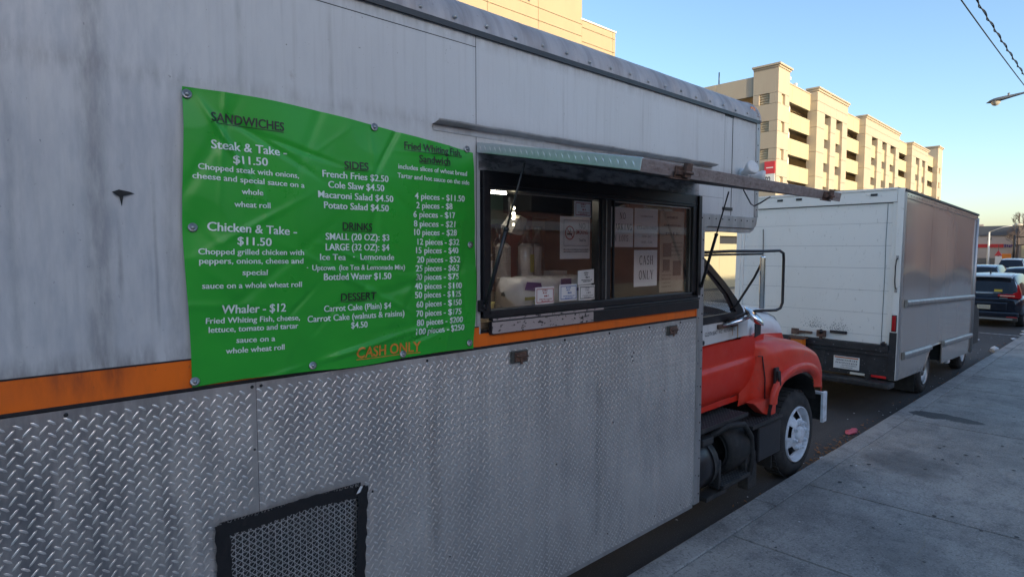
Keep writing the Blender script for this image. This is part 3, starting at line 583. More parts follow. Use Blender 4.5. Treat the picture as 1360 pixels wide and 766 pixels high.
panel('coping', 29.6, 33.3, 25.98, 44, 17.36, 17.46, M['sign_white'], hb)
# ---- low cream warehouse seen under the overhang and through the cab
wh = thing('warehouse', 'low sunlit cream warehouse seen under the truck overhang', 'building', (38, 19, 0))
MB().box(26, 53.5, 19.3, 25.8, 0, 5.2).build('core', M['joint'], wh)
for i in range(9):
    x0 = 26+3.05*i
    if i in (3,):
        panel('wall_panel', x0+.01, x0+3.04, 19, 19.3, 3.35, 5.3, M['precast'], wh)
        MB().box(x0, x0+3.05, 19.2, 19.28, 2.85, 3.35).build('dark_opening', M['interior_dark'], wh); panel('wall_panel', x0+.01, x0+3.04, 19, 19.3, 0, 2.85, M['precast'], wh)  # dark slab carries the shade of the opening in its colour
    else: panel('wall_panel', x0+.01, x0+3.04, 19, 19.3, 0, 5.3, M['precast'], wh)

# ---- end of the street: store, brown building, poles, signals, bare tree
st = thing('store_building', 'long white store with a red stripe and dark parapet at street end', 'building', (140, 26, 0))
MB().box(140, 150, 17.2, 60, 0, 5.55).build('wall', M['store'], st)
MB().box(139.7, 150, 17.2, 60, 5.1, 6.9).build('parapet', M['store_dark'], st)
MB().box(139.6, 139.7, 22.6, 27, 6.9, 7.25).build('parapet_cap', M['store'], st)
MB().box(139.88, 139.99, 19.6, 60, 2.9, 3.55).build('red_stripe', M['sign_red'], st)
MB().box(139.88, 139.99, 17.2, 60, 0, .95).build('base_band', M['lamp_grey'], st)
for i in range(8): MB().box(139.86, 139.98, 21.4+3.0*i, 22.0+3.0*i, 4.3, 4.75).build('wall_vent', M['lamp_grey'], st)
for i in range(6): MB().box(139.86, 139.98, 19.25-.32*i, 19.47-.32*i, 2.95+.08*(i % 2), 3.5-.06*(i % 3)).build('sign_letter', M['purple'], st)
b2 = thing('brown_building', 'plain brown building right of the white store at street end', 'building', (128, 14, 0))
MB().box(128, 150, 4, 16.0, 0, 6.5).build('wall', M['store_brown'], b2)
MB().box(127.9, 128, 15.0, 15.6, 1.2, 3.2).build('window', M['precast'], b2)
MB().box(127.8, 150, 4, 16.2, 6.5, 6.75).build('parapet', M['cornice'], b2)
def lamp_post(x, y, h, arm, label, m):
    t = thing('street_lamp', label, 'street lamp', (x, y, 0), group='street lamps at the end of the street')
    MB().tube([(x, y, 0), (x, y, h)], [.14, .08], 8).build('pole', m, t)
    MB().tube([(x, y, h), (x-.1*arm, y+.5*-abs(arm)*math.copysign(1, arm), h+.55), (x, y-arm, h+.8)], .05, 6).build('arm', m, t)
    MB().lathe([(0, 0), (.16, .1), (.2, .4), (.1, .8), (0, .85)], (x, y-arm+.4*math.copysign(1, arm), h+.78), (0, -math.copysign(1, arm), 0), 8).build('lamp_head', M['lamp_lens'], t)
lamp_post(90, 14.0, 4.6, 2.6, 'pale street lamp with arm reaching right before the white store', M['sign_white'])
lamp_post(130, 24.5, 7.4, 1.6, 'far street lamp beside the box truck front edge', M['lamp_grey'])
ts = thing('traffic_signal', 'dark traffic signal gantry over the street end', 'traffic signal', (95, 12.35, 0))
MB().tube([(95, 12.3, 0), (95, 12.3, 4.3)], .13, 8).build('pole', M['black'], ts)
MB().tube([(95, 12.3, 4.0), (95, 4, 4.5)], .06, 6).tube([(95, 12.3, 3.0), (95, 4, 4.1)], .06, 6).tube([(95, 9.9, 3.35), (95, 9.9, 4.15)], .05, 6).build('mast_arm', M['black'], ts)
sg = MB().box(94.8, 95.1, 12.5, 13.4, 1.35, 2.0).build('signal_head', M['amber'], ts, bevel=.05)
fl = thing('flagged_stand', 'white and red stand in front of the store', 'sign', (100, 14.6, 0))
MB().box(99.8, 100.2, 14.1, 14.8, 0, 1.6).build('panel', M['sign_white'], fl, bevel=.05)
MB().prism([(14.1, 1.7), (14.9, 1.7), (14.5, 2.4)], 99.9, 100.1, 'x').build('topper', M['sign_red'], fl)
MB().tube([(100, 14.5, 1.6), (100, 14.5, 3.2)], .03, 6).build('stick', M['black'], fl)
tr = thing('bare_tree', 'bare leafless tree at the far right end of the street', 'tree', (105, 13.1, 0))
MB().tube([(105, 13.3, 0), (105, 13.2, 3), (105.1, 13.2, 7.4)], [.2, .14, .05], 7).build('trunk', M['bark'], tr)
mb = MB(); r5 = random.Random(5)
def twig(p, d, L, r, lv):
    q = p + d*L; mb.tube([p, q], [r, r*.6], 4, caps=False)
    if lv:
        for _ in range(4): twig(p+d*L*r5.uniform(.5, 1), (d+Vector((r5.uniform(-.8, .8), r5.uniform(-.8, .8), r5.uniform(-.1, .6)))).normalized(), L*.62, r*.6, lv-1)
for k in range(9): twig(Vector((105, 13.2, 2.6+.4*k)), Vector((r5.uniform(-1, 1), r5.uniform(-1, 1), .8)).normalized(), 1.3, .05, 3)
mb.build('crown', M['bark'], tr)

# ---- cobra head lamp reaching over the street, its pole out of frame on the sidewalk
cl = thing('street_lamp', 'grey cobra head street lamp reaching over the street under the cables', 'street lamp', (25.3, 1.5, .15))
MB().tube([(25.3, 1.5, .15), (25.3, 1.5, 7.3)], [.12, .08], 12).build('pole', M['lamp_grey'], cl)
MB().tube([(25.3, 1.5, 7.0), (25.3, 2.0, 7.36), (25.3, 2.7, 7.55), (25.3, 3.25, 7.52)], .03, 8).build('arm', M['lamp_grey'], cl)
def Lh(i, j):
    u = i/10; a = 2*PI*j/12; w = [.045, .05, .06, .07, .085, .11, .13, .15, .155, .12, .01][i]; h = [.04, .045, .055, .06, .07, .08, .085, .09, .085, .06, .01][i]
    return (25.3+w*math.cos(a), 3.2+1.0*u, 7.52-.16*u + h*math.sin(a)*(1 if math.sin(a) > 0 else .5))
MB().grid(Lh, 10, 12).build('lamp_head', M['lamp_grey'], cl)
MB().lathe([(.0, .14), (.07, .12), (.12, .06), (.14, 0)], (25.3, 3.95, 7.37), (0, .1, -1), 12).build('lens', M['lamp_lens'], cl)
MB().lathe([(.03, 0), (.035, .07), (0, .08)], (25.3, 3.62, 7.52), (0, 0, 1), 8).build('photocell', M['lamp_grey'], cl)

# ---- overhead cables
def cab_pts(P, n=24):
    return [Vector((P[0][0]+(P[1][0]-P[0][0])*t, P[0][1]+(P[1][1]-P[0][1])*t, P[0][2]+(P[1][2]-P[0][2])*t - P[2]*4*t*(1-t))) for t in [i/n for i in range(n+1)]]
c1 = MB().tube(cab_pts(((-6, 2.9, 8.45), (40, 3.6, 8.35), .45), 30), .014, 6).build('overhead_cable', M['cable']); tag(c1, 'plain overhead cable, left of the two above the street', 'cable')
c2 = thing('overhead_cable', 'twisted overhead cable bundle, right of the two above the street', 'cable', (16, 2.9, 8.2))
base = cab_pts(((-6, 2.55, 8.6), (40, 3.5, 8.3), .5), 500)
MB().tube(base[::10], .011, 6).build('messenger_wire', M['cable'], c2)
MB().tube([p + Vector((0, math.cos(i*.55), math.sin(i*.55)))*.026 for i, p in enumerate(base)], .013, 5).build('wrapped_wire', M['cable'], c2)

# ================================================================ DEBRIS ON THE GROUND
mb = MB(); r6 = random.Random(11)
for k in range(430):
    x = r6.gauss(7.75, .55) if k < 300 else r6.uniform(5, 20); y = 2.46 + abs(r6.gauss(0, .13)); s = r6.uniform(.008, .028); a = r6.uniform(0, PI); z = .004+r6.uniform(0, .018)
    c, sn = math.cos(a)*s, math.sin(a)*s
    mb.add([(x-c, y-sn, z), (x+sn*.5, y-c*.5, z+r6.uniform(0, .012)), (x+c, y+sn, z+r6.uniform(0, .02)), (x-sn*.5, y+c*.5, z+r6.uniform(0, .012)), (x, y, z+.012)], [(0, 1, 4), (1, 2, 4), (2, 3, 4), (3, 0, 4)])
o = mb.build('dry_leaves', M['leaf'], recalc=False); o['kind'] = 'stuff'; o['label'] = 'dry leaves and crumbs gathered in the gutter'
mb = MB()
for k in range(90):
    x = r6.uniform(4.5, 24); y = (2.46+abs(r6.gauss(0, .25))) if k < 60 else r6.uniform(.3, 2.2); z0 = .004 if y > 2.43 else .153; s = r6.uniform(.004, .016); a = r6.uniform(0, PI); c, sn = math.cos(a)*s, math.sin(a)*s
    mb.add([(x-c, y-sn, z0), (x+sn, y-c, z0+.006), (x+c, y+sn, z0+.002), (x-sn, y+c, z0+.008)], [(0, 1, 2, 3)])
o = mb.build('paper_crumbs', M['litter'], recalc=False); o['kind'] = 'stuff'; o['label'] = 'small pale scraps scattered along the kerb'
def crumple(name, label, cat, c, s, m, seed, flat=.5):
    bm = bmesh.new(); bmesh.ops.create_icosphere(bm, subdivisions=2, radius=1); r = random.Random(seed)
    for v in bm.verts:
        f = r.uniform(.6, 1.15); v.co = Vector((v.co.x*s[0]*f, v.co.y*s[1]*f, max(-.02, (v.co.z*f+flat)*s[2])))+Vector(c)
    me = bpy.data.meshes.new(name); bm.to_mesh(me); bm.free(); me.materials.append(m); o = put(name, me); return tag(o, label, cat)
crumple('pink_wrapper', 'crumpled pink wrapper lying in the gutter past the truck wheel', 'wrapper', (8.6, 2.68, .0), (.16, .07, .03), M['pink'], 3)
crumple('plastic_bag', 'crumpled white plastic bag against the kerb behind the dark car', 'bag', (18.0, 2.60, 0), (.14, .10, .10), M['litter'], 4)
crumple('paper_scrap', 'flat white paper scrap on the asphalt left of the plastic bag', 'paper', (20.0, 3.35, 0), (.24, .16, .02), M['litter'], 8)
crumple('paper_scrap', 'small white scrap by the kerb beside the food truck wheel', 'paper', (7.15, 2.52, .02), (.05, .04, .03), M['litter'], 9)
for i, (x, y) in enumerate(((21.0, 2.62), (22.4, 2.6), (23.2, 2.66))):
    tag(crumple('paper_scrap', 'x', 'paper', (x, y, 0), (.12, .07, .03), M['litter'], 20+i), ['nearest of three white scraps in the gutter before the dark car', 'middle of three white scraps in the gutter before the dark car', 'farthest of three white scraps in the gutter before the dark car'][i], 'paper', 'white scraps in the gutter')

mb = MB(); rg = random.Random(44)
for k in range(150):
    x = rg.uniform(2.5, 22); y = rg.uniform(.2, 2.15); r0 = rg.uniform(.008, .022); n = 9; el = rg.uniform(.7, 1.4)
    mb.add([(x+r0*el*math.cos(2*PI*q/n)*rg.uniform(.8, 1.15), y+r0*math.sin(2*PI*q/n)*rg.uniform(.8, 1.15), .1555) for q in range(n)] + [(x, y, .157)], [(q, (q+1) % n, n) for q in range(n)])
o = mb.build('gum_spots', mat('old_gum', (.055, .055, .058), .7), walk, recalc=False); o['kind'] = 'stuff'
mb = MB()
for (x, y, a, L) in ((4.7, .9, .3, 1.1), (6.9, 2.1, -1.3, .9), (8.1, 1.9, -1.0, 1.2), (11.2, 1.4, 2.6, .9), (3.3, 1.9, -.9, .7), (13.9, 1.8, -1.2, 1.0), (16.8, 1.6, -1.4, 1.2), (5.6, .35, 1.2, .6)):
    n = int(L/.05)
    for k in range(n):
        a2 = a+rg.uniform(-.6, .6); x2 = x+.05*math.cos(a2); y2 = y+.05*math.sin(a2); w = .0022*(1-.6*k/n)
        mb.add([(x-w, y-w, .1558), (x2-w, y2-w, .1558), (x2+w, y2+w, .1558), (x+w, y+w, .1558)], [(0, 1, 2, 3)]); x, y = x2, y2
o = mb.build('hairline_cracks', M['joint'], walk, recalc=False); o['kind'] = 'stuff'

# ================================================================ FOOD TRUCK
Y0 = 2.42
ft = thing('food_truck', 'food truck with aluminium tread plate side, serving window and red cab', 'food truck', (1.0, 3.65, 0))
F = lambda name, mb, m, bevel=0, **k: mb.build(name, m, ft, bevel=bevel, **k)
# upper white sheets: seams are real gaps over a dark core
F('body_core', MB().box(-2.58, 1.97, Y0+.012, Y0+.05, .5, 3.6).box(1.97, 4.12, Y0+.012, Y0+.05, .5, 2.02).box(1.97, 4.12, Y0+.012, Y0+.05, 2.86, 3.6).box(4.12, 5.06, Y0+.012, Y0+.05, 2.66, 3.6), M['black'])
def sheet(x0, x1, z0, z1, label=None):       # slightly oil-canned sheet, cut by real seams
    nx = max(2, int((x1-x0)/.12)); nz = max(2, int((z1-z0)/.12)); mb = MB()
    def P(i, j):
        x = x0+(x1-x0)*i/nx; z = z0+(z1-z0)*j/nz; e = min(1, min(i, nx-i)/2)*min(1, min(j, nz-j)/2)
        return (x, Y0 + .0035*e*math.sin(x*3.1+1.0)*math.cos(z*2.3+x), z)
    mb.grid(P, nx, nz)
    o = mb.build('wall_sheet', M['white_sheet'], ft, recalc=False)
    return o
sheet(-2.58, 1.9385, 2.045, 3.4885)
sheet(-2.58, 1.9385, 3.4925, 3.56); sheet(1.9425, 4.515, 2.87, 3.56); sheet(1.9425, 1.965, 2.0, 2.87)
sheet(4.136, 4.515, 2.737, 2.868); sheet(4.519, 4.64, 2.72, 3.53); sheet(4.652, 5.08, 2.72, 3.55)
# small rusty gash in the left sheet
g = MB()
g.add([(.345, Y0-.003, 2.648), (.365, Y0-.008, 2.657), (.395, Y0-.004, 2.652), (.412, Y0-.002, 2.646), (.39, Y0-.004, 2.640), (.378, Y0-.004, 2.636), (.372, Y0-.004, 2.60), (.366, Y0-.004, 2.632), (.352, Y0-.004, 2.642)], [(0, 1, 2, 3, 4, 5, 6, 7, 8)])
F('rust_gash', g, M['black_matte'])
# tread plate
def tread(x0, x1, z0, z1, y, name='tread_sheet', nx=24, dent=.004):
    nz = 10; mb = MB()
    def yy(x, z): return y + dent*math.sin(x*2.4+.7)*math.sin((z-z0)/(z1-z0)*PI)*math.sin(x*5.1)
    mb.grid(lambda i, j: (x0+(x1-x0)*i/nx, yy(x0+(x1-x0)*i/nx, z0+(z1-z0)*j/nz), z0+(z1-z0)*j/nz), nx, nz)
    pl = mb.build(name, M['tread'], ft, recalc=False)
    lg = MB(); p = .0425; H = .0021
    skip = lambda x, z: (VX0 < x < VX1 and z < VZ1)
    for r in range(int((z1-z0)/p*2)+1):
        for c in range(int((x1-x0)/p)+1):
            x = x0 + p*(c + (.5 if r % 2 else 0)) + .012; z = z0 + r*p/2 + .012
            if x > x1-.015 or z > z1-.014 or skip(x, z): continue
            L, W = (.0205, .0034) if r % 2 else (.0150, .0040); a = math.radians(51 if r % 2 else -36) + random.uniform(-.04, .04)
            ca, sa = math.cos(a), math.sin(a); yb = yy(x, z)-.0003
            def q(u, v, h): return (x+ca*u-sa*v, yb-h, z+sa*u+ca*v)
            lg.add([q(-L, 0, 0), q(-L*.55, -W, 0), q(L*.55, -W, 0), q(L, 0, 0), q(L*.55, W, 0), q(-L*.55, W, 0), q(-L*.5, 0, H), q(L*.5, 0, H)],
                   [(0, 1, 6), (1, 2, 7, 6), (2, 3, 7), (3, 4, 7), (4, 5, 6, 7), (5, 0, 6)], 0, True)
    o = lg.build('tread_relief', M['lug'], pl, recalc=False); o['kind'] = 'stuff'
VX0, VX1, VZ1 = .63, 1.27, 1.40
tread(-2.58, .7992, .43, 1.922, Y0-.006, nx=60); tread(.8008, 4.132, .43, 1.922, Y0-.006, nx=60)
F('sill_rail', MB().box(-2.58, 4.13, Y0-.004, Y0+.012, .40, .43), M['trim'], .002)
F('orange_stripe', MB().box(-2.58, 1.955, Y0-.002, Y0+.012, 1.936, 2.040).box(1.955, 4.118, Y0-.002, Y0+.012, 1.936, 2.003).box(4.118, 4.145, Y0-.0045, Y0+.012, 1.936, 2.06), M['orange'])
F('black_pinstripe', MB().box(-2.58, 1.95, Y0-.004, Y0+.01, 2.040, 2.0455).box(-2.58, 4.13, Y0-.0045, Y0+.01, 1.925, 1.9355), M['black'])
# rust pitting / bolts on the tread plate
def bolt_head(mb, x, z, y=Y0-.007, r=.007): mb.lathe([(r, 0), (r*.85, .003), (0, .0045)], (x, y, z), (0, -1, 0), 8)
bolts = MB()
for x in (.19, .785, .82, 1.62, 2.62, 3.05, 3.5, 3.9, -.4, -1.0): bolt_head(bolts, x, 1.905)
for z in (1.65, .9, .6): bolt_head(bolts, .788, z, r=.005)
for (x, z) in ((3.3, 1.72), (3.31, 1.69), (3.32, 1.745), (1.75, .86), (2.55, 1.15), (3.05, .55), (3.6, .5), (3.95, .48), (2.4, .47), (3.1, 1.3), (3.7, 1.42), (1.31, 1.33), (.55, .95)): bolt_head(bolts, x, z, r=.0055)
o = F('rusty_bolts', bolts, M['black_matte']); o['kind'] = 'stuff'
# vertical corner extrusion with rivets, bottom trim of the overhang, front trim
F('corner_trim', MB().box(4.134, 4.222, Y0-.012, Y0+.06, .42, 2.60), M['trim'], .006)
F('overhang_trim', MB().prism([(4.134, 2.60), (4.222, 2.60), (4.228, 2.615), (4.245, 2.630), (4.28, 2.636), (5.02, 2.636), (5.06, 2.645), (5.09, 2.668), (5.105, 2.72), (5.105, 2.735), (4.134, 2.735)], Y0-.010, Y0+.06), M['trim'], .004)
F('overhang_lower_lip', MB().prism([(4.222, 2.60), (4.30, 2.60), (4.33, 2.605), (5.0, 2.60), (5.06, 2.62), (5.1, 2.66), (5.02, 2.634), (4.28, 2.634), (4.24, 2.62)], Y0+.005, Y0+.10), M['trim'])
F('front_trim', MB().box(5.055, 5.105, Y0-.010, Y0+.05, 2.737, 3.60).lathe([(.05, 0), (.05, .86)], (5.105, Y0+.04, 2.737), (0, 0, 1), 16), M['trim'], .004)
rv = MB()
for i in range(15): bolt_head(rv, 4.2, .5+i*.145, Y0-.012, .0075)
for i in range(12): bolt_head(rv, 4.152, .48+i*.18, Y0-.012, .004)
for i in range(9): bolt_head(rv, 4.18+i*.105, 2.70, Y0-.010, .0065)
for i in range(6): bolt_head(rv, 5.08, 2.80+i*.14, Y0-.010, .006)
o = F('trim_rivets', rv, M['dark_metal']); o['kind'] = 'stuff'
F('seam_cover', MB().box(4.50, 4.66, Y0-.008, Y0, 2.775, 2.80), M['dark_metal'], .001); F('seam_cover', MB().box(4.515, 4.66, Y0-.003, Y0+.01, 3.53, 3.56), M['dark_metal'], .001)
# roof cap: dented quarter-round extrusion with rivet rows
def cap_pt(i, j, nx=150, na=12):
    x = -2.6 + 7.72*i/nx; a = PI/2*j/na
    d = .008*math.sin(x*7.3)+.006*math.sin(x*17.1+2)+.004*math.sin(x*31)+ .003*math.sin(x*53+j*.5)
    R = .215; k = math.sin(a*2)
    return (x, Y0-.008+.215*(1-math.cos(a))+d*k, 3.555+R*math.sin(a)*1.0 + d*.6*k)
F('roof_cap', MB().grid(cap_pt, 150, 12), M['roofcap'], recalc=False)
F('roof_cap_flange', MB().box(-2.58, 5.1, Y0-.016, Y0-.004, 3.545, 3.572), M['black'])
rv = MB()
for i in range(38): rv.lathe([(.011, 0), (.010, .004), (.005, .008), (0, .009)], (-2.5+i*.205, Y0-.006, 3.605+.006*math.sin(i*2.1)), (0, -1, .1), 10)
o = F('roof_rivets', rv, M['steel']); o['kind'] = 'stuff'
F('end_cap', MB().add([(5.12, Y0-.008+.215*(1-math.cos(PI/2*j/12)), 3.555+.215*math.sin(PI/2*j/12)) for j in range(13)] + [(5.12, Y0+.25, 3.50), (5.12, Y0-.01, 3.50)], [tuple(range(15))]).tube([(5.11, Y0-.008+.205*(1-math.cos(PI/2*j/12)), 3.555+.205*math.sin(PI/2*j/12)) for j in range(13)], .014, 8), M['roofcap'])
F('marker_lamp', MB().box(4.99, 5.07, Y0+.015, Y0+.06, 3.655, 3.685), M['amber'], .006)
F('roof', MB().box(-2.6, 5.12, Y0+.2, 4.9, 3.74, 3.772), M['steel'])
F('far_wall', MB().box(-2.6, 4.1, 4.84, 4.88, .5, 3.75).box(4.1, 5.1, 4.84, 4.88, 2.66, 3.75), M['white_clean'])
F('rear_wall', MB().box(-2.62, -2.58, Y0, 4.88, .45, 3.76), M['white_clean'])
F('front_wall', MB().box(4.10, 4.14, Y0+.05, 4.88, .5, 2.66).box(5.08, 5.115, Y0+.03, 4.88, 2.66, 3.55).box(5.08, 5.115, Y0+.16, 4.7, 3.55, 3.73), M['white_clean'])
F('floor', MB().box(-2.58, 4.12, Y0+.05, 4.86, .78, .86), M['dark_metal'])
F('overhang_floor', MB().box(4.12, 5.1, Y0+.05, 4.88, 2.62, 2.66), M['trim'])
# ---- serving window
wf = F('window_frame', MB().box(1.975, 4.125, Y0-.022, Y0+.05, 2.775, 2.868).box(1.975, 2.022, Y0-.022, Y0+.05, 2.10, 2.775).box(4.03, 4.125, Y0-.022, Y0+.05, 2.10, 2.775).box(1.975, 4.125, Y0-.022, Y0+.05, 2.085, 2.128)
       .box(2.93, 3.055, Y0-.008, Y0+.05, 2.128, 2.775), M['black'], .004)
MB().box(1.985, 4.115, Y0-.030, Y0-.020, 2.795, 2.80).box(1.965, 2.0, Y0-.034, Y0-.023, 2.10, 2.862).box(4.09, 4.132, Y0-.036, Y0-.023, 2.10, 2.862).box(3.075, 3.088, Y0-.014, Y0+.0, 2.135, 2.77).box(2.955, 2.962, Y0-.016, Y0-.008, 2.13, 2.77).build('frame_bead', M['black'], wf, bevel=.002)
MB().box(2.022, 2.93, Y0+.012, Y0+.018, 2.762, 2.769).box(3.089, 4.03, Y0-.004, Y0+.004, 2.762, 2.769).box(4.018, 4.028, Y0-.004, Y0+.004, 2.13, 2.762).box(3.0, 3.008, Y0-.012, Y0-.008, 2.13, 2.775).build('glazing_bar', M['steel'], wf)
MB().box(2.022, 2.93, Y0+.022, Y0+.027, 2.128, 2.775).build('pane', M['glass'], wf)
MB().box(3.088, 4.028, Y0+.006, Y0+.011, 2.128, 2.775).build('pane', M['glass'], wf)
F('window_sill', MB().box(2.02, 4.128, Y0-.028, Y0-.001, 1.996, 2.066).box(2.02, 4.128, Y0-.036, Y0-.002, 2.070, 2.084), M['black'], .003)
F('flaking_sill_paint', MB().box(2.022, 2.86, Y0-.0295, Y0-.0285, 2.0, 2.062).box(2.022, 2.95, Y0-.0375, Y0-.0365, 2.071, 2.083), M['flaky'])
F('window_top_band', MB().box(1.955, 4.13, Y0-.005, Y0-.001, 2.868, 2.985), mat('grimy_white_band', (.36, .34, .34), .55, 0, [((8, 8, 30), .45, .6, .8, (.10, .09, .09)), ((30, 30, 30), .6, .7, .7, (.05, .045, .045))], bump=((20, 20, 20), .003)))
# ---- drip rail above the awning
gr = MB(); gr.grid(lambda i, j: (1.665+2.66*i/60, [Y0-.0005, Y0-.002, Y0-.030, Y0-.056, Y0-.058][j], 3.064+.040*i/60+[-.018, .0, .004, .010, .018][j]+.0015*math.sin(i*.7)*(j > 2)), 60, 4, smooth=False)
F('drip_rail', gr, M['trim'], recalc=False)
F('drip_rail_flange', MB().box(1.67, 4.3, Y0-.004, Y0-.0005, 3.035, 3.062), M['trim'])
# ---- raised awning hatch: hinge line at z 3.0, outer edge lower
HZ, TZ, YI, YO = 2.985, 2.79, Y0-.01, 1.385
aw = MB(); d = Vector((0, YO-YI, TZ-HZ)).normalized(); nn = Vector((0, -d.z, d.y)) if False else Vector((0, d.z, -d.y))
if nn.z < 0: nn = -nn
def A(x, s, h): p = Vector((x, YI, HZ)) + d*s + nn*h; return p
AL = (Vector((0, YO, TZ))-Vector((0, YI, HZ))).length
def slab3(mb, x0, x1, s0, s1, h0, h1, mi=0):
    vs = [A(x, s, h) for h in (h0, h1) for x, s in ((x0, s0), (x1, s0), (x1, s1), (x0, s1))]
    return mb.add(vs, [(0, 3, 2, 1), (4, 5, 6, 7), (0, 1, 5, 4), (1, 2, 6, 5), (2, 3, 7, 6), (3, 0, 4, 7)], mi)
an_ = F('awning_panel', slab3(MB(), 1.952, 4.06, .01, AL-.012, -.018, .018), M['awn_side'], .003)
slab3(MB(), 1.955, 4.05, .02, AL-.02, -.024, -.019).build('awning_underside', mat('dark_awning_underside', (.06, .055, .055), .6, .2, [((20, 20, 20), .4, .6, .8, (.02, .02, .02))], bump=((30, 30, 30), .006)), an_)  # near-black colour with darker mottling
slab3(MB(), 1.938, 1.951, 0, AL, -.030, .022).build('side_edge', M['awn_side'], an_, bevel=.003)
slab3(MB(), 1.94, 4.072, AL-.012, AL+.002, -.034, .020).build('front_edge', M['awn_front'], an_, bevel=.003)
slab3(MB(), 4.061, 4.072, 0, AL-.013, -.030, .022).build('side_edge', M['awn_front'], an_, bevel=.003)
el = MB()
for i in range(27):
    s = .03+i*.039
    if s > AL-.02: break
    for h, a in ((-.004, .9),):
        c_ = A(1.9375, s, h); e = (d*math.cos(a*-1)+nn*math.sin(a*-1))*.019; w = (d*math.sin(a)+nn*math.cos(a))*.0042
        el.add([c_-e, c_-w, c_+e, c_+w, c_+Vector((-.003, 0, 0))], [(0, 1, 4), (1, 2, 4), (2, 3, 4), (3, 0, 4)], 0, True)
o = el.build('edge_lugs', M['lug'], an_, recalc=False); o['kind'] = 'stuff'
ll = MB()
for i in range(52):
    x = 1.97+i*.04; c_ = A(x, AL+.0022, -.008); e = (Vector((1, 0, 0))*.5 + nn*(.8 if i % 2 else -.8)).normalized()*.015; w = e.cross(d).normalized()*.003
    ll.add([c_-e, c_-w, c_+e, c_+w, c_+d*.002], [(0, 1, 4), (1, 2, 4), (2, 3, 4), (3, 0, 4)], 0, True)
o = ll.build('front_lugs', M['awn_front'], an_, recalc=False); o['kind'] = 'stuff'
for x in (2.22, 3.83):      # the two draw latches on the awning's outer edge
    L = MB()
    slab3(L, x-.05, x+.05, AL+.002, AL+.010, -.036, .012); slab3(L, x+.0, x+.045, AL+.010, AL+.028, -.030, .030); slab3(L, x-.06, x+.0, AL+.010, AL+.020, -.022, -.004); slab3(L, x-.09, x+.06, AL+.004, AL+.016, -.042, -.036)
    L.tube([A(x-.01, AL+.03, -.01), A(x+.05, AL+.03, -.01)], .007, 8)
    L.build('latch_hook', M['rust'], an_, bevel=.002)
F('hinge', MB().tube([(1.955, Y0-.012, 2.99), (4.06, Y0-.012, 2.99)], .009, 8), M['dark_metal'])
for (x, b, t) in ((1.985, (1.962, Y0-.045, 2.155), (1.985, 2.10, 2.872)), (4.08, (4.128, Y0-.045, 2.175), (4.052, 2.13, 2.872))):
    b = Vector(b); t = Vector(t); m_ = b.lerp(t, .55)
    s_ = MB().tube([b, m_], .0115, 10).tube([m_, m_+(t-b)*.02], .014, 10).build('gas_strut', M['black'], ft)
    MB().tube([m_, t], .0055, 8).build('strut_rod', M['dark_metal'], s_)
    MB().lathe([(0, -.012), (.016, -.012), (.016, .012), (0, .012)], b+Vector((0, .005, 0)), (0, 1, 0), 10).box(b.x-.018, b.x+.018, Y0-.034, Y0-.001, b.z-.03, b.z+.03).build('strut_mount', M['black'], s_, bevel=.003)
for (x, z) in ((2.235, 1.853), (3.78, 1.86)):       # recessed latch keepers on the tread plate
    k = F('latch_keeper', MB().box(x-.062, x+.062, Y0-.020, Y0-.008, z-.036, z+.034), mat('weathered_dark_steel', (.13, .13, .12), .45, .6, [((30, 30, 30), .4, .7, .6, (.05, .05, .045))]) if x < 3 else bpy.data.materials['weathered_dark_steel'], .003)
    MB().box(x-.04, x+.05, Y0-.026, Y0-.020, z-.028, z+.026).box(x-.01, x+.045, Y0-.034, Y0-.026, z-.012, z+.014).tube([(x-.035, Y0-.03, z+.006), (x+.052, Y0-.03, z-.002)], .008, 8).box(x-.002, x+.014, Y0-.03, Y0-.022, z-.045, z-.01).build('latch_loop', M['rust'], k, bevel=.002)
# ---- twin floodlight and cable on the overhang
fl_ = F('floodlight', MB().lathe([(0, 0), (.045, .002), (.045, .02), (0, .022)], (4.80, Y0-.001, 3.09), (0, -1, 0), 16), M['white_clean'])
for dx, dz, sc in ((-.035, .015, .9), (.11, -.015, .8)):
    MB().lathe([(.0, -.05), (.02, -.05), (.026, -.02), (.04*sc, .01), (.062*sc, .05), (.064*sc, .075), (.055*sc, .08), (0, .075)], (4.80+dx, Y0-.07, 3.09+dz), (-.35 if dx < 0 else .5, -.9, .35 if dx < 0 else -.1), 18).tube([(4.80, Y0-.02, 3.09), (4.80+dx*.6, Y0-.04, 3.09+dz*.6)], .014, 8).build('lamp_cup', M['white_clean'], fl_)
F('cable', MB().tube([(4.55, 2.05, 2.86), (4.5, 2.1, 2.815), (4.6, 2.2, 2.80), (4.75, 2.3, 2.83), (4.8, 2.39, 2.95), (4.8, 2.40, 3.05)], .006, 6), M['black'])
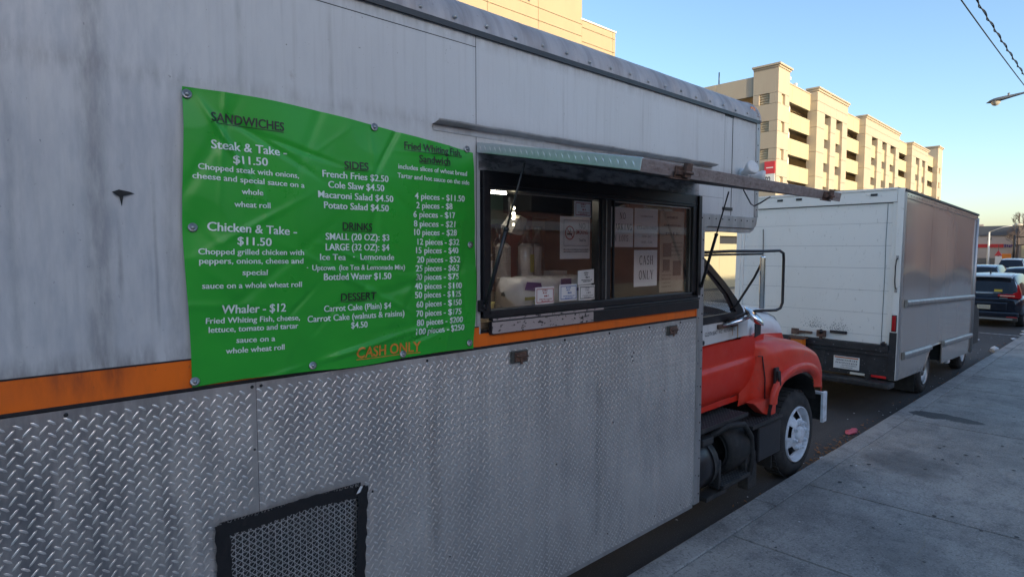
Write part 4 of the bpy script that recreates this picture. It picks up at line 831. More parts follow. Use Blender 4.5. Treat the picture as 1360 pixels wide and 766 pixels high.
# ---- vent screen bottom left with taped edge
vs_ = F('vent_screen', MB().box(VX0+.02, VX1-.02, Y0-.008, Y0-.003, .60, VZ1-.01), M['dark_metal'])
sc = MB(); z0, z1, x0, x1 = .62, 1.39, .65, 1.245
def wire(ax, az, bx, bz, w):
    v = Vector((bx-ax, bz-az)); n_ = Vector((-v.y, v.x)).normalized()*w/2
    sc.add([(ax-n_.x, Y0-.0135, az-n_.y), (bx-n_.x, Y0-.0135, bz-n_.y), (bx+n_.x, Y0-.0135, bz+n_.y), (ax+n_.x, Y0-.0135, az+n_.y)], [(0, 1, 2, 3)])
pt = .026
for i in range(int((x1-x0)/pt)+1): wire(x0+i*pt, z0, x0+i*pt, z1, .0022)
for j in range(int((z1-z0)/pt)+1): wire(x0, z0+j*pt, x1, z0+j*pt, .0018)
for i in range(-30, 26):
    for sgn in (1, -1):
        a = x0+i*pt; b = a+(z1-z0); za, zb = (z0, z1) if sgn > 0 else (z1, z0)
        ta = max(0, (x0-a)/(b-a)); tb = min(1, (x1-a)/(b-a))
        if tb > ta: wire(a+(b-a)*ta, za+(zb-za)*ta, a+(b-a)*tb, za+(zb-za)*tb, .0022)
o = sc.build('star_mesh', M['lug'], vs_, recalc=False); o['kind'] = 'stuff'
tp = MB()
def tape(pts, w, y, seed):
    r = random.Random(seed); n = 40; k = len(pts)-1
    def P(i, j):
        t = i/n*k; q = min(int(t), k-1); a = Vector(pts[q]); b = Vector(pts[q+1]); p = a.lerp(b, t-q); dd = (b-a).normalized(); nrm = Vector((-dd.y, dd.x))
        o_ = (j/3-.5)*w + (.003*math.sin(i*1.7+seed) if j in (0, 3) else 0)
        return (p.x+nrm.x*o_, y-.002*math.sin(i*.9+j*2+seed)-.0015*math.sin(i*2.3), p.y+nrm.y*o_)
    tp.grid(P, n, 3)
tape([(.665, .5), (.66, 1.0), (.655, 1.385)], .055, Y0-.020, 1); tape([(.635, 1.365), (.80, 1.362), (1.0, 1.375), (1.262, 1.352)], .052, Y0-.024, 4); tape([(1.228, .5), (1.232, 1.0), (1.252, 1.375)], .048, Y0-.028, 7)
tp.build('black_tape', mat('black_duct_tape', (.012, .012, .014), .4, bump=((30, 30, 30), .003)), vs_, recalc=False)
MB().add([(1.215, Y0-.032, 1.352), (1.235, Y0-.034, 1.385), (1.248, Y0-.033, 1.38), (1.232, Y0-.033, 1.355)], [(0, 1, 2, 3)]).build('torn_corner', M['litter'], vs_, recalc=False)

# ---- inside the serving window
F('inner_back_wall', MB().box(1.2, 4.08, 4.0, 4.05, .86, 3.7), M['interior'])
F('inner_ceiling', MB().box(1.2, 4.08, 2.6, 4.05, 2.98, 3.02), M['interior_dark'])
F('inner_partition', MB().box(1.2, 1.25, 2.5, 4.0, .86, 3.0).box(4.05, 4.09, 2.5, 4.0, .86, 3.0), M['interior'])
F('range_hood', MB().box(2.9, 4.04, 3.0, 3.6, 2.72, 2.98).box(1.3, 2.9, 3.6, 4.0, 2.86, 2.98), M['interior_dark'], .01)
F('green_board', MB().box(2.0, 2.95, 3.3, 3.32, 2.64, 2.97), M['interior_green'])
cd = F('cupboard', MB().box(2.0, 3.02, 3.56, 3.98, 1.5, 2.64), M['wood'], .006)
for i in range(4): MB().box(1.99, 3.01, 3.545, 3.56, 1.62+.26*i, 1.64+.26*i).build('shelf_edge', M['sign_white'], cd)
F('red_panel', MB().box(3.05, 3.3, 3.4, 3.45, 1.5, 2.72), mat('dark_red_panel', (.20, .045, .04), .5))
F('counter', MB().box(1.98, 4.05, Y0+.06, 3.05, 2.02, 2.055), M['wood'], .004)
cl_ = F('ceiling_light', MB().box(2.12, 2.6, 2.86, 2.96, 2.84, 2.87), M['sign_white'])
MB().tube([(2.14, 2.91, 2.825), (2.58, 2.91, 2.825)], .013, 10).build('light_tube', mat('lit_fluorescent_tube', (.9, .9, .85), .4, emit=((1.0, .95, .82), 7.0)), cl_)
F('led_reflection_strip', MB().box(2.63, 2.66, 2.92, 2.94, 2.55, 2.80), M['interior_dark'])  # added glowing beads stand for lights mirrored in the pane
for i in range(4):
    o = MB().lathe([(0, -.012), (.010, -.006), (.012, 0), (.010, .006), (0, .012)], (2.645, 2.905, 2.62+.036*i), (0, 0, 1), 10).build('led_reflection', M['led'], ft)
# package of towels and stacked cups on the counter: things of their own
pk = thing('towel_package', 'long clear wrapped package with purple print lying behind the left pane', 'package', (2.9, 2.8, 2.055))
def pkP(i, j):
    u = i/24; a = 2*PI*j/20; e = min(1, math.sin(PI*min(1, max(0, u*.98+.01)))*4) if 0 < i < 24 else 0.02
    e = min(1, e)**.5; sq = lambda t: math.copysign(abs(t)**.55, t)
    return (2.46+.80*u, 2.80+.13*e*sq(math.cos(a))+.004*math.sin(i*2.1+j), 2.17+.105*e*sq(math.sin(a))+.005*math.sin(i*1.7+j*1.3))
MB().grid(pkP, 24, 20).build('wrapping', M['plastic_wrap'], pk)
MB().prism([(2.54, 2.25), (2.66, 2.24), (2.68, 2.18), (2.52, 2.20)], 2.66, 2.664).box(2.85, 2.95, 2.66, 2.664, 2.17, 2.26).box(3.0, 3.14, 2.66, 2.664, 2.175, 2.195).build('purple_print', M['purple'], pk)
MB().box(2.52, 2.66, 2.658, 2.662, 2.135, 2.155).lathe([(0, 0), (.022, 0), (0, .003)], (2.62, 2.66, 2.115), (0, -1, 0), 12).build('yellow_print', mat('olive_print', (.34, .32, .06), .5), pk)
for i, (x, y, lb) in enumerate(((2.60, 2.96, 'left plastic sleeve of white cups behind the wrapped package'), (2.78, 2.93, 'middle sleeve of cups with olive mark behind the wrapped package'), (2.92, 2.99, 'right sleeve of cups beside the dark red panel'))):
    cs = thing('cup_sleeve', lb, 'cups', (x, y, 2.055), group='cup sleeves on the counter')
    pf = [(.03, 0)]+[v for k in range(22) for v in ((.053, .012+.019*k), (.0535, .018+.019*k), (.049, .020+.019*k))]+[(.03, .44)]
    MB().lathe(pf, (x, y, 2.055), (0, 0, 1), 16).build('cups', M['paper'] if i else M['bag'], cs)
    MB().lathe([(.060, 0), (.062, .3), (.055, .44), (.02, .50), (.035, .56)], (x, y, 2.055), (.06*(i-1), 0, 1), 14).build('sleeve', glass('clear_sleeve%d' % i, (.80, .80, .82), .10, .12), cs)
    if i == 1: MB().box(x-.012, x+.02, y-.064, y-.060, 2.30, 2.42).build('print_mark', bpy.data.materials['olive_print'], cs)
crumple('plastic_bag', 'knotted white plastic bag atop the cup sleeves behind the left pane', 'bag', (2.70, 2.95, 2.57), (.10, .08, .085), M['bag'], 31)
crumple('tissue_bundle', 'yellow bundle in a clear bag at the left of the counter', 'bundle', (2.23, 2.78, 2.06), (.13, .10, .07), M['yellow'], 33)
tag(box(2.02, 2.35, 3.22, 3.44, 2.52, 2.60).build('carton', M['litter'], bevel=.004), 'small pale carton high on the left inside the window', 'carton')

for (x0, x1, y0, y1, z0, z1, mk, lb) in ((3.02, 3.20, 2.93, 3.05, 2.056, 2.30, 'paper', 'white carton upright on the counter right of the cup sleeves'), (2.36, 2.52, 2.98, 3.10, 2.056, 2.27, 'wood', 'tan carton on the counter left of the cup sleeves'), (2.38, 2.54, 3.0, 3.10, 2.272, 2.38, 'paper', 'small white carton stacked on the tan carton'), (2.05, 2.16, 2.9, 3.0, 2.056, 2.22, 'bag', 'pale tub on the counter at the far left of the left pane')):
    tag(MB().box(x0, x1, y0, y1, z0, z1).box(x0+.02, x1-.02, y0-.002, y0-.0005, z0+.04, z0+.07, 1).build('carton', [M[mk], M['purple']], bevel=.003), lb, 'carton')
# ---- papers taped in the window
def sheet_paper(name, label, x0, x1, z0, z1, y, m=None, cat='paper sign', tilt=0, border=None, group=None):
    t = thing(name, label, cat, ((x0+x1)/2, y, (z0+z1)/2), group=group)
    dz = tilt*(x1-x0)
    def Q(i, j): return (x0+(x1-x0)*i/8, y+.002*math.sin(i*.9), z0+(z1-z0)*j/2+dz*(i/8-.5))
    MB().grid(Q, 8, 2).build('sheet', m or M['paper'], t, recalc=False)
    if border:
        mm, b, w = border; B_ = MB()
        for (a, c, e, f) in ((x0+b, x1-b, z0+b, z0+b+w), (x0+b, x1-b, z1-b-w, z1-b), (x0+b, x0+b+w, z0+b+w, z1-b-w), (x1-b-w, x1-b, z0+b+w, z1-b-w)):
            B_.add([(a, y-.0035, e), (c, y-.0035, e), (c, y-.0035, f), (a, y-.0035, f)], [(0, 1, 2, 3)])
        B_.build('border', mm, t, recalc=False)
    return t
def scribble(t, x0, x1, z, h, y, m, seed, name='print_row'):     # rows of print too small to read
    r = random.Random(seed); mb = MB(); x = x0
    while x < x1:
        w = r.uniform(.3, .9)*h*1.2; hh = h*r.uniform(.7, 1); mb.add([(x, y, z), (min(x+w, x1), y, z), (min(x+w, x1), y, z+hh), (x, y, z+hh)], [(0, 1, 2, 3)]); x += w+h*r.uniform(.25, .7)
    return mb.build(name, m, t, recalc=False)
yi = Y0+.034; yl = yi-.0035
PF = lambda x, z: (x, yl, z)
ns = sheet_paper('no_smoking_sign', 'white no smoking sign behind the left pane', 2.615, 2.895, 2.395, 2.655, yi)
fr_ = MB()
for (a, c, e, f) in ((2.645, 2.875, 2.475, 2.478), (2.645, 2.875, 2.632, 2.635), (2.645, 2.648, 2.478, 2.632), (2.872, 2.875, 2.478, 2.632)): fr_.add([(a, yl, e), (c, yl, e), (c, yl, f), (a, yl, f)], [(0, 1, 2, 3)])
fr_.build('border', M['ink_grey'], ns, recalc=False)
lettering('sign_text', 'NO', (2.785, 2.60), (2.845, 2.60), .034, PF, M['ink_grey'], ns, bold=-.004)
lettering('sign_text', 'SMOKING', (2.755, 2.562), (2.868, 2.562), .028, PF, M['ink_red'], ns)
lettering('sign_text', 'Thank You', (2.785, 2.512), (2.85, 2.512), .017, PF, M['ink'], ns)
cm = MB(); ccx, ccz = 2.70, 2.555
def ring(mb, cx_, cz_, r0, r1, y, n=28): mb.grid(lambda i, j: (cx_+(r0, r1)[j]*math.cos(2*PI*i/n), y, cz_+(r0, r1)[j]*math.sin(2*PI*i/n)), n, 1, smooth=False)
ring(cm, ccx, ccz, .036, .043, yl); cm.add([(ccx-.029, yl, ccz+.025), (ccx-.025, yl, ccz+.029), (ccx+.029, yl, ccz-.025), (ccx+.025, yl, ccz-.029)], [(0, 1, 2, 3)]); cm.build('prohibition_ring', M['ink_red'], ns, recalc=False)
MB().add([(ccx-.026, yl-.0004, ccz-.012), (ccx+.02, yl-.0004, ccz-.012), (ccx+.02, yl-.0004, ccz-.003), (ccx-.026, yl-.0004, ccz-.003)], [(0, 1, 2, 3)]).add([(ccx+.006, yl-.0004, ccz+.002), (ccx+.01, yl-.0004, ccz+.002), (ccx+.004, yl-.0004, ccz+.026), (ccx, yl-.0004, ccz+.026)], [(0, 1, 2, 3)]).build('cigarette', M['ink'], ns, recalc=False)
for i in range(2): scribble(ns, 2.645, 2.875, 2.45-.014*i, .007, yl, M['ink'], 40+i)
ST = [('top right corner of the left pane', 2.725, 2.885, 2.655, 2.752, 'ink_red', 0), ('lowest left, left pane bottom', 2.39, 2.55, 2.132, 2.232, 'ink_red', .0), ('bottom of left pane, second from left', 2.595, 2.755, 2.14, 2.24, 'ink_blue', 0), ('above the bottom right one, tilted', 2.762, 2.92, 2.235, 2.325, 'ink', .05), ('bottom right corner of the left pane', 2.772, 2.93, 2.135, 2.228, 'ink_grey', .0)]
LB = ['small red printed notice at the top right of the left pane', 'small notice with red print, lowest left in the left pane', 'small notice with blue print at the left pane bottom', 'small black printed notice without border above the bottom right one', 'small grey bordered notice in the left pane bottom right corner']
for i, (_, x0, x1, z0, z1, mk, tl) in enumerate(ST):
    yy_ = Y0+.018; t = sheet_paper('window_notice', LB[i], x0, x1, z0, z1, yy_, cat='notice', tilt=tl, border=(M[mk if mk != 'ink_grey' else 'ink'], .009, .004) if i != 3 else None, group='small notices in the left pane')
    w = x1-x0
    for q, (fx0, fx1, fz, h) in enumerate(((.35, .62, .76, .009), (.38, .6, .62, .009), (.45, .68, .42, .013), (.2, .85, .26, .007), (.3, .75, .15, .007))): scribble(t, x0+w*fx0, x0+w*fx1, z0+(z1-z0)*fz, h, yy_-.004, M[mk], 60+i*7+q)
yr = Y0+.020; yk = yr-.0035; PG = lambda x, z: (x, yk, z)
co = sheet_paper('cash_only_sign', 'white cash only sign low in the right pane', 3.345, 3.625, 2.195, 2.45, yr)
mb = MB(); serif_line(mb, 'CASH', 3.40, 3.572, 2.348, .062, yk); serif_line(mb, 'ONLY', 3.397, 3.578, 2.245, .062, yk); mb.build('sign_text', M['ink'], co, recalc=False)
np_ = sheet_paper('no_parking_sign', 'white no parking in lots sign at the left of the right pane', 3.09, 3.332, 2.47, 2.735, yr)
mb = MB(); serif_line(mb, 'NO', 3.175, 3.245, 2.657, .042, yk); serif_line(mb, 'PARKING', 3.095, 3.315, 2.583, .042, yk); serif_line(mb, 'IN LOTS..', 3.095, 3.325, 2.508, .042, yk); mb.build('sign_text', M['ink'], np_, recalc=False)
hr = sheet_paper('hours_sign', 'pale phone and hours sign above the cash only sign', 3.345, 3.625, 2.47, 2.738, yr)
lettering('sign_text', '973-699-0460', (3.365, 2.605), (3.605, 2.605), .024, PG, M['ink_grey'], hr, bold=0)
lettering('sign_text', 'MON - SAT', (3.43, 2.545), (3.54, 2.545), .016, PG, M['ink_grey'], hr, bold=0)
lettering('sign_text', '10:00 - 7:30', (3.42, 2.505), (3.55, 2.505), .016, PG, M['ink_grey'], hr, bold=0)
scribble(hr, 3.41, 3.56, 2.68, .010, yk, M['ink_grey'], 91)
nw = sheet_paper('newspaper_clipping', 'yellowed newspaper clipping poster at the right of the right pane', 3.655, 3.97, 2.14, 2.735, yr, M['paper_y'], cat='poster')
for k, (a, b, c, dd) in enumerate(((3.69, 3.80, 2.40, 2.50), (3.82, 3.93, 2.26, 2.37), (3.69, 3.78, 2.30, 2.38))):
    MB().add([(a, yk, c), (b, yk, c), (b, yk, dd), (a, yk, dd)], [(0, 1, 2, 3)]).build('photo_print', M['ink_brown'], nw, recalc=False)
for k in range(9): scribble(nw, 3.80 if k < 4 else 3.68, 3.94 if k < 4 else 3.80, 2.50-.03*k if k < 4 else 2.29-.028*(k-4), .010, yk, M['ink_brown'], 120+k)
scribble(nw, 3.72, 3.90, 2.56, .026, yk, M['ink_brown'], 140); scribble(nw, 3.74, 3.88, 2.68, .02, yk, M['ink_brown'], 141); scribble(nw, 3.70, 3.93, 2.625, .016, yk, M['ink_brown'], 142)
tag(box(3.14, 3.3, 2.60, 2.63, 2.16, 2.42).build('picture', mat('brown_backing_board', (.16, .08, .055), .6, 0, [((6, 6, 6), .45, .6, .7, (.30, .20, .14))])), 'brown board standing behind the right pane below the no parking sign', 'board')

# ---- green menu banner
bn = thing('menu_banner', 'green vinyl menu banner bolted to the side of the truck', 'banner', (1.25, 2.40, 1.95))
W_ = [(.584, 3.015), (1.342, 3.001), (1.867, 2.962), (.588, 2.533), (1.886, 2.477), (.577, 1.960), (1.032, 1.96), (1.476, 1.956), (1.878, 1.967)]
rb = random.Random(17)
RID = [(rb.uniform(.6, 1.9), rb.uniform(1.97, 3.0), rb.uniform(0, PI), rb.uniform(.06, .3), rb.uniform(.008, .022), rb.uniform(-.004, .004)) for _ in range(46)]
RID += [(.70, 2.88, math.radians(-58), .20, .010, .006), (1.42, 2.93, math.radians(-120), .16, .012, -.006), (1.78, 2.25, math.radians(80), .25, .012, .005), (1.2, 2.0, math.radians(10), .35, .012, .006), (1.6, 2.03, math.radians(14), .2, .010, -.005)]
def wave(x, z):
    v = .006*math.sin(x*5.2+z*1.3) + .004*math.sin(z*7-x*4) + .003*math.sin(x*17+z*6)
    for (cx_, cz_, a, L, w, h) in RID:
        u = (x-cx_)*math.cos(a)+(z-cz_)*math.sin(a); t = -(x-cx_)*math.sin(a)+(z-cz_)*math.cos(a)
        if abs(u) < L*2.2 and abs(t) < w*3: v += 1.7*h*math.exp(-(u/L)**2-(t/w)**2)
    e = min(1, min((math.hypot(x-a, z-b)) for a, b in W_)/.12)
    return (v+.009)*e
def BP(x, z): return (x, 2.408-wave(x, z), z)
def bg_(i, j):
    u, v = i/200, j/150
    xl = .568+.010*math.sin(v*PI)*-1+.004*math.sin(v*9); xr = 1.905+.012*math.sin(v*PI)
    zt = 3.040-.004*u-.088*u**2.2+.006*math.sin(u*PI*2); zb = 1.938+.006*math.sin(u*PI*3)-.004*u
    return BP(xl+(xr-xl)*u, zb+(zt-zb)*v)
MB().grid(bg_, 200, 150).build('banner_sheet', M['vinyl'], bn, recalc=False)
def BL(x, z): p = BP(x, z); return (p[0], p[1]-.0022, p[2])
for (t, ax, az, bx, bz, cap, kd, ul) in MENU:
    lettering('menu_line', t, (ax, az), (bx, bz), cap, BL, M['ink_'+kd], bn, under=ul, bold=.014 if kd == 'o' else (.010 if kd == 'k' else .005), thick=.0016 if kd == 'w' and cap > .028 else (.0010 if kd == 'w' else .0012))
for k, (x, z) in enumerate(W_):
    w = MB().lathe([(0, .0), (.017, 0), (.017, .0025), (.008, .003), (.008, .003)], (x, 2.4035, z), (0, -1, 0), 20).build('washer', M['steel'], bn)
    MB().lathe([(.0075, 0), (.0065, .004), (0, .006)], (x, 2.4005, z), (0, -1, 0), 10).build('screw_head', M['trim'], w)

# ================================================================ CAB, HOOD, CHASSIS
CY = 3.65
paint = [M['white_clean'], M['red']]
def two_tone(me, split):        # faces above the paint line are white, below red
    for p in me.polygons: p.material_index = 0 if p.center.z > split(p.center.x) else 1
line = lambda x: 1.612 + .020*(x-4.4)
ycab = 2.64
def cabside(name, y, yin, label=None):
    mb = MB()      # upper part strip by strip between body, window opening and A pillar
    def P(x, z):     # tumblehome above the belt and a soft bulge below
        t = max(0, z-1.78)
        return (x, y+(.10*t if y < CY else -.10*t), z)
    return P
Pn = cabside('', ycab, 0)
mb = MB()
zs = [1.045, 1.07, 1.12, 1.18, 1.25, 1.31, 1.355, 1.38, 1.392, 1.405, 1.43, 1.48, 1.55, 1.60]
off = [.055, .028, .008, -.008, -.016, -.018, -.014, -.006, .006, .014, .015, .010, .004, 0]
mbw = MB()
nxx = 26
def lowP(i, j):
    z = zs[j]; x = 4.22+(5.60-4.22)*i/nxx
    xmax = 5.62 if z > 1.38 else 5.62-.30*((1.38-z)/.335)**2.2
    x = 4.22+(xmax-4.22)*i/nxx
    return (x, ycab+off[j]*(1 if x < 5.3 else max(.2, 1-(x-5.3)*2)), z+line(x)-line(4.9))
mb.grid(lowP, nxx, len(zs)-1)
door = mb.build('door', M['red'], ft, recalc=False)
MB().grid(lambda i, j: (4.22+(5.45-4.22)*i/12, ycab+.0*j, line(4.22+1.23*i/12)+(1.80+.03*i/12*0-line(4.22+1.23*i/12))*j/3), 12, 3).build('door_upper', M['white_clean'], door, recalc=False)
F('door_shadow_gap', MB().tube([(5.63, ycab+.012, 1.40), (5.625, ycab+.012, 1.36), (5.58, ycab+.02, 1.24), (5.48, ycab+.035, 1.13), (5.34, ycab+.05, 1.065), (5.1, ycab+.06, 1.045), (4.25, ycab+.06, 1.035)], .011, 6), M['black'])
F('lower_body', MB().box(4.22, 5.9, ycab+.045, 4.62, 1.0, 1.6), M['red'])
# upper cab shell: roof, pillars, rear wall, far side
F('cab_roof', MB().prism([(4.2, 2.44), (4.56, 2.435), (4.62, 2.40), (4.60, 2.47), (4.5, 2.50), (4.2, 2.52)], ycab+.08, 4.6), M['white_clean'], .01)
F('cab_rear_wall', MB().box(4.19, 4.22, ycab+.06, 4.62, 1.0, 1.95).box(4.19, 4.22, ycab+.06, ycab+.4, 1.95, 2.5).box(4.19, 4.22, 4.2, 4.62, 1.95, 2.5), M['white_clean'])
pil = [(4.40, 2.445), (4.553, 2.421), (4.738, 2.319), (5.006, 2.153), (5.217, 1.999), (5.345, 1.895), (5.38, 1.80), (5.205, 1.80), (5.202, 1.885), (5.044, 2.047), (4.808, 2.205), (4.556, 2.355), (4.40, 2.375)]
F('a_pillar', MB().prism(pil, ycab-.004, ycab+.05), M['black'], .004)
F('a_pillar', MB().prism(pil, 4.62, 4.66), M['black'], .004)
F('window_lower_frame', MB().prism([(4.2, 1.795), (5.2, 1.805), (5.2, 1.875), (4.2, 1.862)], ycab-.008, ycab+.03), M['black'], .003)
F('window_upper_frame', MB().prism([(4.2, 2.375), (4.42, 2.372), (4.42, 2.44), (4.2, 2.445)], ycab-.004, ycab+.04), M['black'])
F('far_side', MB().box(4.2, 5.4, 4.61, 4.65, 1.0, 1.85).box(4.2, 4.5, 4.61, 4.65, 2.36, 2.5), M['white_clean'])
F('seat', MB().box(4.35, 4.85, 2.85, 3.3, 1.25, 1.5).box(4.3, 4.42, 2.87, 3.28, 1.5, 1.84), M['interior_dark'], .03)
F('dashboard', MB().box(5.15, 5.4, 2.7, 4.6, 1.5, 1.82), M['interior_dark'], .02)
F('windshield', MB().add([(4.56, 2.74, 2.42), (5.34, 2.70, 1.90), (5.34, 4.58, 1.90), (4.56, 4.54, 2.42)], [(0, 1, 2, 3)]), M['cab_glass'])
F('door_glass', MB().add([(4.22, ycab+.035, 1.86), (5.2, ycab+.035, 1.88), (4.8, ycab+.035, 2.2), (4.55, ycab+.035, 2.36), (4.22, ycab+.035, 2.38)], [(0, 1, 2, 3, 4)]), M['cab_glass'])
# expanded metal guard over the door window
gm = MB(); poly = [Vector(p) for p in ((4.22, 1.865), (5.205, 1.878), (5.05, 2.042), (4.81, 2.20), (4.556, 2.352), (4.22, 2.378))]
def clip(a, b):
    t0, t1 = 0.0, 1.0; n = len(poly)
    for i in range(n):
        p, q = poly[i], poly[(i+1) % n]; e = q-p; nr = Vector((-e.y, e.x)); fa = nr.dot(a-p); fb = nr.dot(b-p)
        if fa < 0 and fb < 0: return None
        if fa*fb < 0:
            t = fa/(fa-fb)
            if fa < 0: t0 = max(t0, t)
            else: t1 = min(t1, t)
    return (a.lerp(b, t0), a.lerp(b, t1)) if t1 > t0 else None
for sgn in (1, -1):
    for k in range(-60, 60):
        x = 4.7+k*.0285; a = Vector((x-.9, 2.1-sgn*.9*.62)); b = Vector((x+.9, 2.1+sgn*.9*.62)); r_ = clip(a, b)
        if r_:
            a, b = r_; v = (b-a).normalized(); n_ = Vector((-v.y, v.x))*.0026
            gm.add([(a.x-n_.x, ycab+.012, a.y-n_.y), (b.x-n_.x, ycab+.012, b.y-n_.y), (b.x+n_.x, ycab+.012, b.y+n_.y), (a.x+n_.x, ycab+.012, a.y+n_.y)], [(0, 1, 2, 3)])
o = F('window_guard', gm, mat('guard_mesh_metal', (.10, .10, .11), .45, .5), recalc=False); o['kind'] = 'stuff'
lettering('door_text', 'CLOTH SEAT · A/C · AUTOMATIC', (4.66, 1.712), (5.20, 1.722), .034, lambda x, z: (x, ycab-.003, z), M['ink'], ft, bold=.0)
F('rust_streak', MB().box(5.245, 5.262, ycab-.0015, ycab+.001, 1.63, 1.80).box(5.15, 5.158, ycab-.0015, ycab+.001, 1.66, 1.80), mat('rust_stain', (.42, .27, .14), .7))
F('door_handle', MB().box(4.44, 4.58, ycab-.05, ycab-.01, 1.635, 1.675).box(4.40, 4.5, ycab-.06, ycab, 1.60, 1.74), M['black'], .012)
F('model_badge', MB().prism([(5.585, 1.60), (5.70, 1.615), (5.71, 1.745), (5.58, 1.735)], 2.625, 2.635), M['black'], .003)

# hood and fender: one skin lofted from cross-sections
import bisect
KX = [5.36, 5.60, 5.75, 6.10, 6.50, 6.78, 6.91, 6.98]
K = {  # (Y, Z) of section points at each key station
 'a': [(3.65, 1.93), (3.65, 1.92), (3.65, 1.91), (3.65, 1.87), (3.65, 1.79), (3.65, 1.70), (3.65, 1.62), (3.65, 1.48)],
 'b': [(3.00, 1.89), (3.02, 1.89), (3.04, 1.885), (3.06, 1.855), (3.08, 1.80), (3.12, 1.71), (3.16, 1.62), (3.18, 1.46)],
 'c': [(2.76, 1.83), (2.80, 1.83), (2.83, 1.82), (2.88, 1.79), (2.91, 1.735), (2.94, 1.645), (2.97, 1.54), (3.00, 1.40)],
 'd': [(2.655, 1.72), (2.69, 1.70), (2.74, 1.68), (2.81, 1.64), (2.85, 1.59), (2.88, 1.51), (2.91, 1.41), (2.94, 1.28)],
 'e': [(2.665, 1.60), (2.69, 1.57), (2.74, 1.565), (2.82, 1.55), (2.86, 1.49), (2.88, 1.41), (2.88, 1.32), (2.88, 1.20)],
 'f': [(2.665, 1.50), (2.655, 1.50), (2.61, 1.53), (2.62, 1.53), (2.64, 1.475), (2.66, 1.385), (2.67, 1.29), (2.69, 1.16)],
 'g': [(2.665, 1.42), (2.65, 1.43), (2.56, 1.46), (2.51, 1.475), (2.51, 1.42), (2.515, 1.33), (2.53, 1.23), (2.57, 1.10)],
 'h': [(2.665, 1.30), (2.645, 1.32), (2.53, 1.36), (2.475, 1.37), (2.47, 1.33), (2.475, 1.25), (2.49, 1.16), (2.53, 1.06)],
 'i': [(2.665, 1.10), (2.645, 1.10), (2.52, 1.15), (2.465, 1.20), (2.46, 1.20), (2.462, 1.13), (2.475, 1.06), (2.515, 1.02)]}
def keyv(k, x):
    x = min(max(x, KX[0]), KX[-1]); i = min(max(bisect.bisect_right(KX, x)-1, 0), len(KX)-2); t = (x-KX[i])/(KX[i+1]-KX[i])
    P_ = K[k]; p0, p1, p2, p3 = P_[max(i-1, 0)], P_[i], P_[i+1], P_[min(i+2, len(P_)-1)]
    def cr(a, b, c, d): return b + .5*t*(c-a + t*(2*a-5*b+4*c-d + t*(3*(b-c)+d-a)))*.999
    return (cr(p0[0], p1[0], p2[0], p3[0]), cr(p0[1], p1[1], p2[1], p3[1]))
def arch(x): u = (x-6.30)/.50; return .945+.225*math.sqrt(max(0, 1-abs(u)**2.4))
nS = 44
def section(x):
    pts = [keyv(k, x) for k in 'abcdefghi']
    dn = [(pts[-1][0]+.005, min(pts[-1][1]-.02, arch(x)+.06)), (pts[-1][0]+.012, min(pts[-1][1]-.03, arch(x)))]
    pts = pts+dn; out = []
    n = len(pts)
    for s in range((n-1)*4+1):
        i = min(s//4, n-2); t = (s-i*4)/4; p0, p1, p2, p3 = pts[max(i-1, 0)], pts[i], pts[i+1], pts[min(i+2, n-1)]
        out.append(tuple(p1[q]+.5*t*(p2[q]-p0[q]+t*(2*p0[q]-5*p1[q]+4*p2[q]-p3[q]+t*(3*(p1[q]-p2[q])+p3[q]-p0[q]))) for q in (0, 1)))
    return out
secs = [(5.36+(6.98-5.36)*i/nS) for i in range(nS+1)]; SC = [section(x) for x in secs]; ns_ = len(SC[0])-1
def make_skin(side):
    mb = MB(); mb.grid(lambda i, j: (secs[i], SC[i][j][0] if side > 0 else 2*CY-SC[i][j][0], SC[i][j][1]), nS, ns_)
    # rounded nose: collapse last station forward and down
    last = SC[-1]; mb.grid(lambda i, j: (6.98+[0, .03, .045, .05][j], (last[i][0] if side > 0 else 2*CY-last[i][0]), last[i][1]-[0, .02, .06, .12][j]-(0 if j < 3 else .3*0)), ns_, 3)
    return mb.mesh('hood', M['two_tone'], recalc=False)
hood = put('hood', make_skin(1), ft); hood2 = put('hood', make_skin(-1), ft)
F('grille', MB().box(6.97, 7.02, 3.0, 4.3, .95, 1.34), M['red_faded'], .02)
F('hood_seam', MB().tube([(5.45+.2*i, keyv('c', 5.45+.2*i)[0]-.012, keyv('c', 5.45+.2*i)[1]+.004) for i in range(8)], .004, 5), M['black'])
# flared lip round the wheel arch
lip = MB()
def lipP(i, j):
    a = PI*i/28; cx_ = 6.235; rx = [.485, .51, .545, .60, .60][j]; rz = [.225, .24, .27, .325, .33][j]
    x = cx_-rx*math.cos(a); z = .955+rz*math.sin(a)**.8; y = [2.49, 2.452, 2.438, 2.447, 2.49][j]
    return (x, y, z)
lip.grid(lipP, 28, 4); F('arch_lip', lip, M['red_faded'], recalc=False)
F('arch_liner', MB().grid(lambda i, j: (6.25-.56*math.cos(PI*i/16), 2.5+.5*j, .80+.36*math.sin(PI*i/16)), 16, 1), M['black_matte'], recalc=False)
F('hood_hold', MB().box(5.72, 5.80, 2.475, 2.50, 1.05, 1.30).box(5.735, 5.785, 2.455, 2.48, 1.20, 1.27).tube([(5.76, 2.46, 1.27), (5.76, 2.45, 1.14), (5.76, 2.47, 1.08)], .016, 8), M['black'], .006)
F('fender_rear_panel', MB().prism([(5.62, .85), (5.88, .78), (5.90, .99), (5.40, .99)], 2.535, 2.63), M['red_faded'], .008)
F('fender_gap', MB().tube([(5.675, 2.555, .96), (5.68, 2.562, 1.2), (5.66, 2.585, 1.41), (5.60, 2.60, 1.415)], .006, 6), M['black'])
em = MB(); r2_ = random.Random(8)
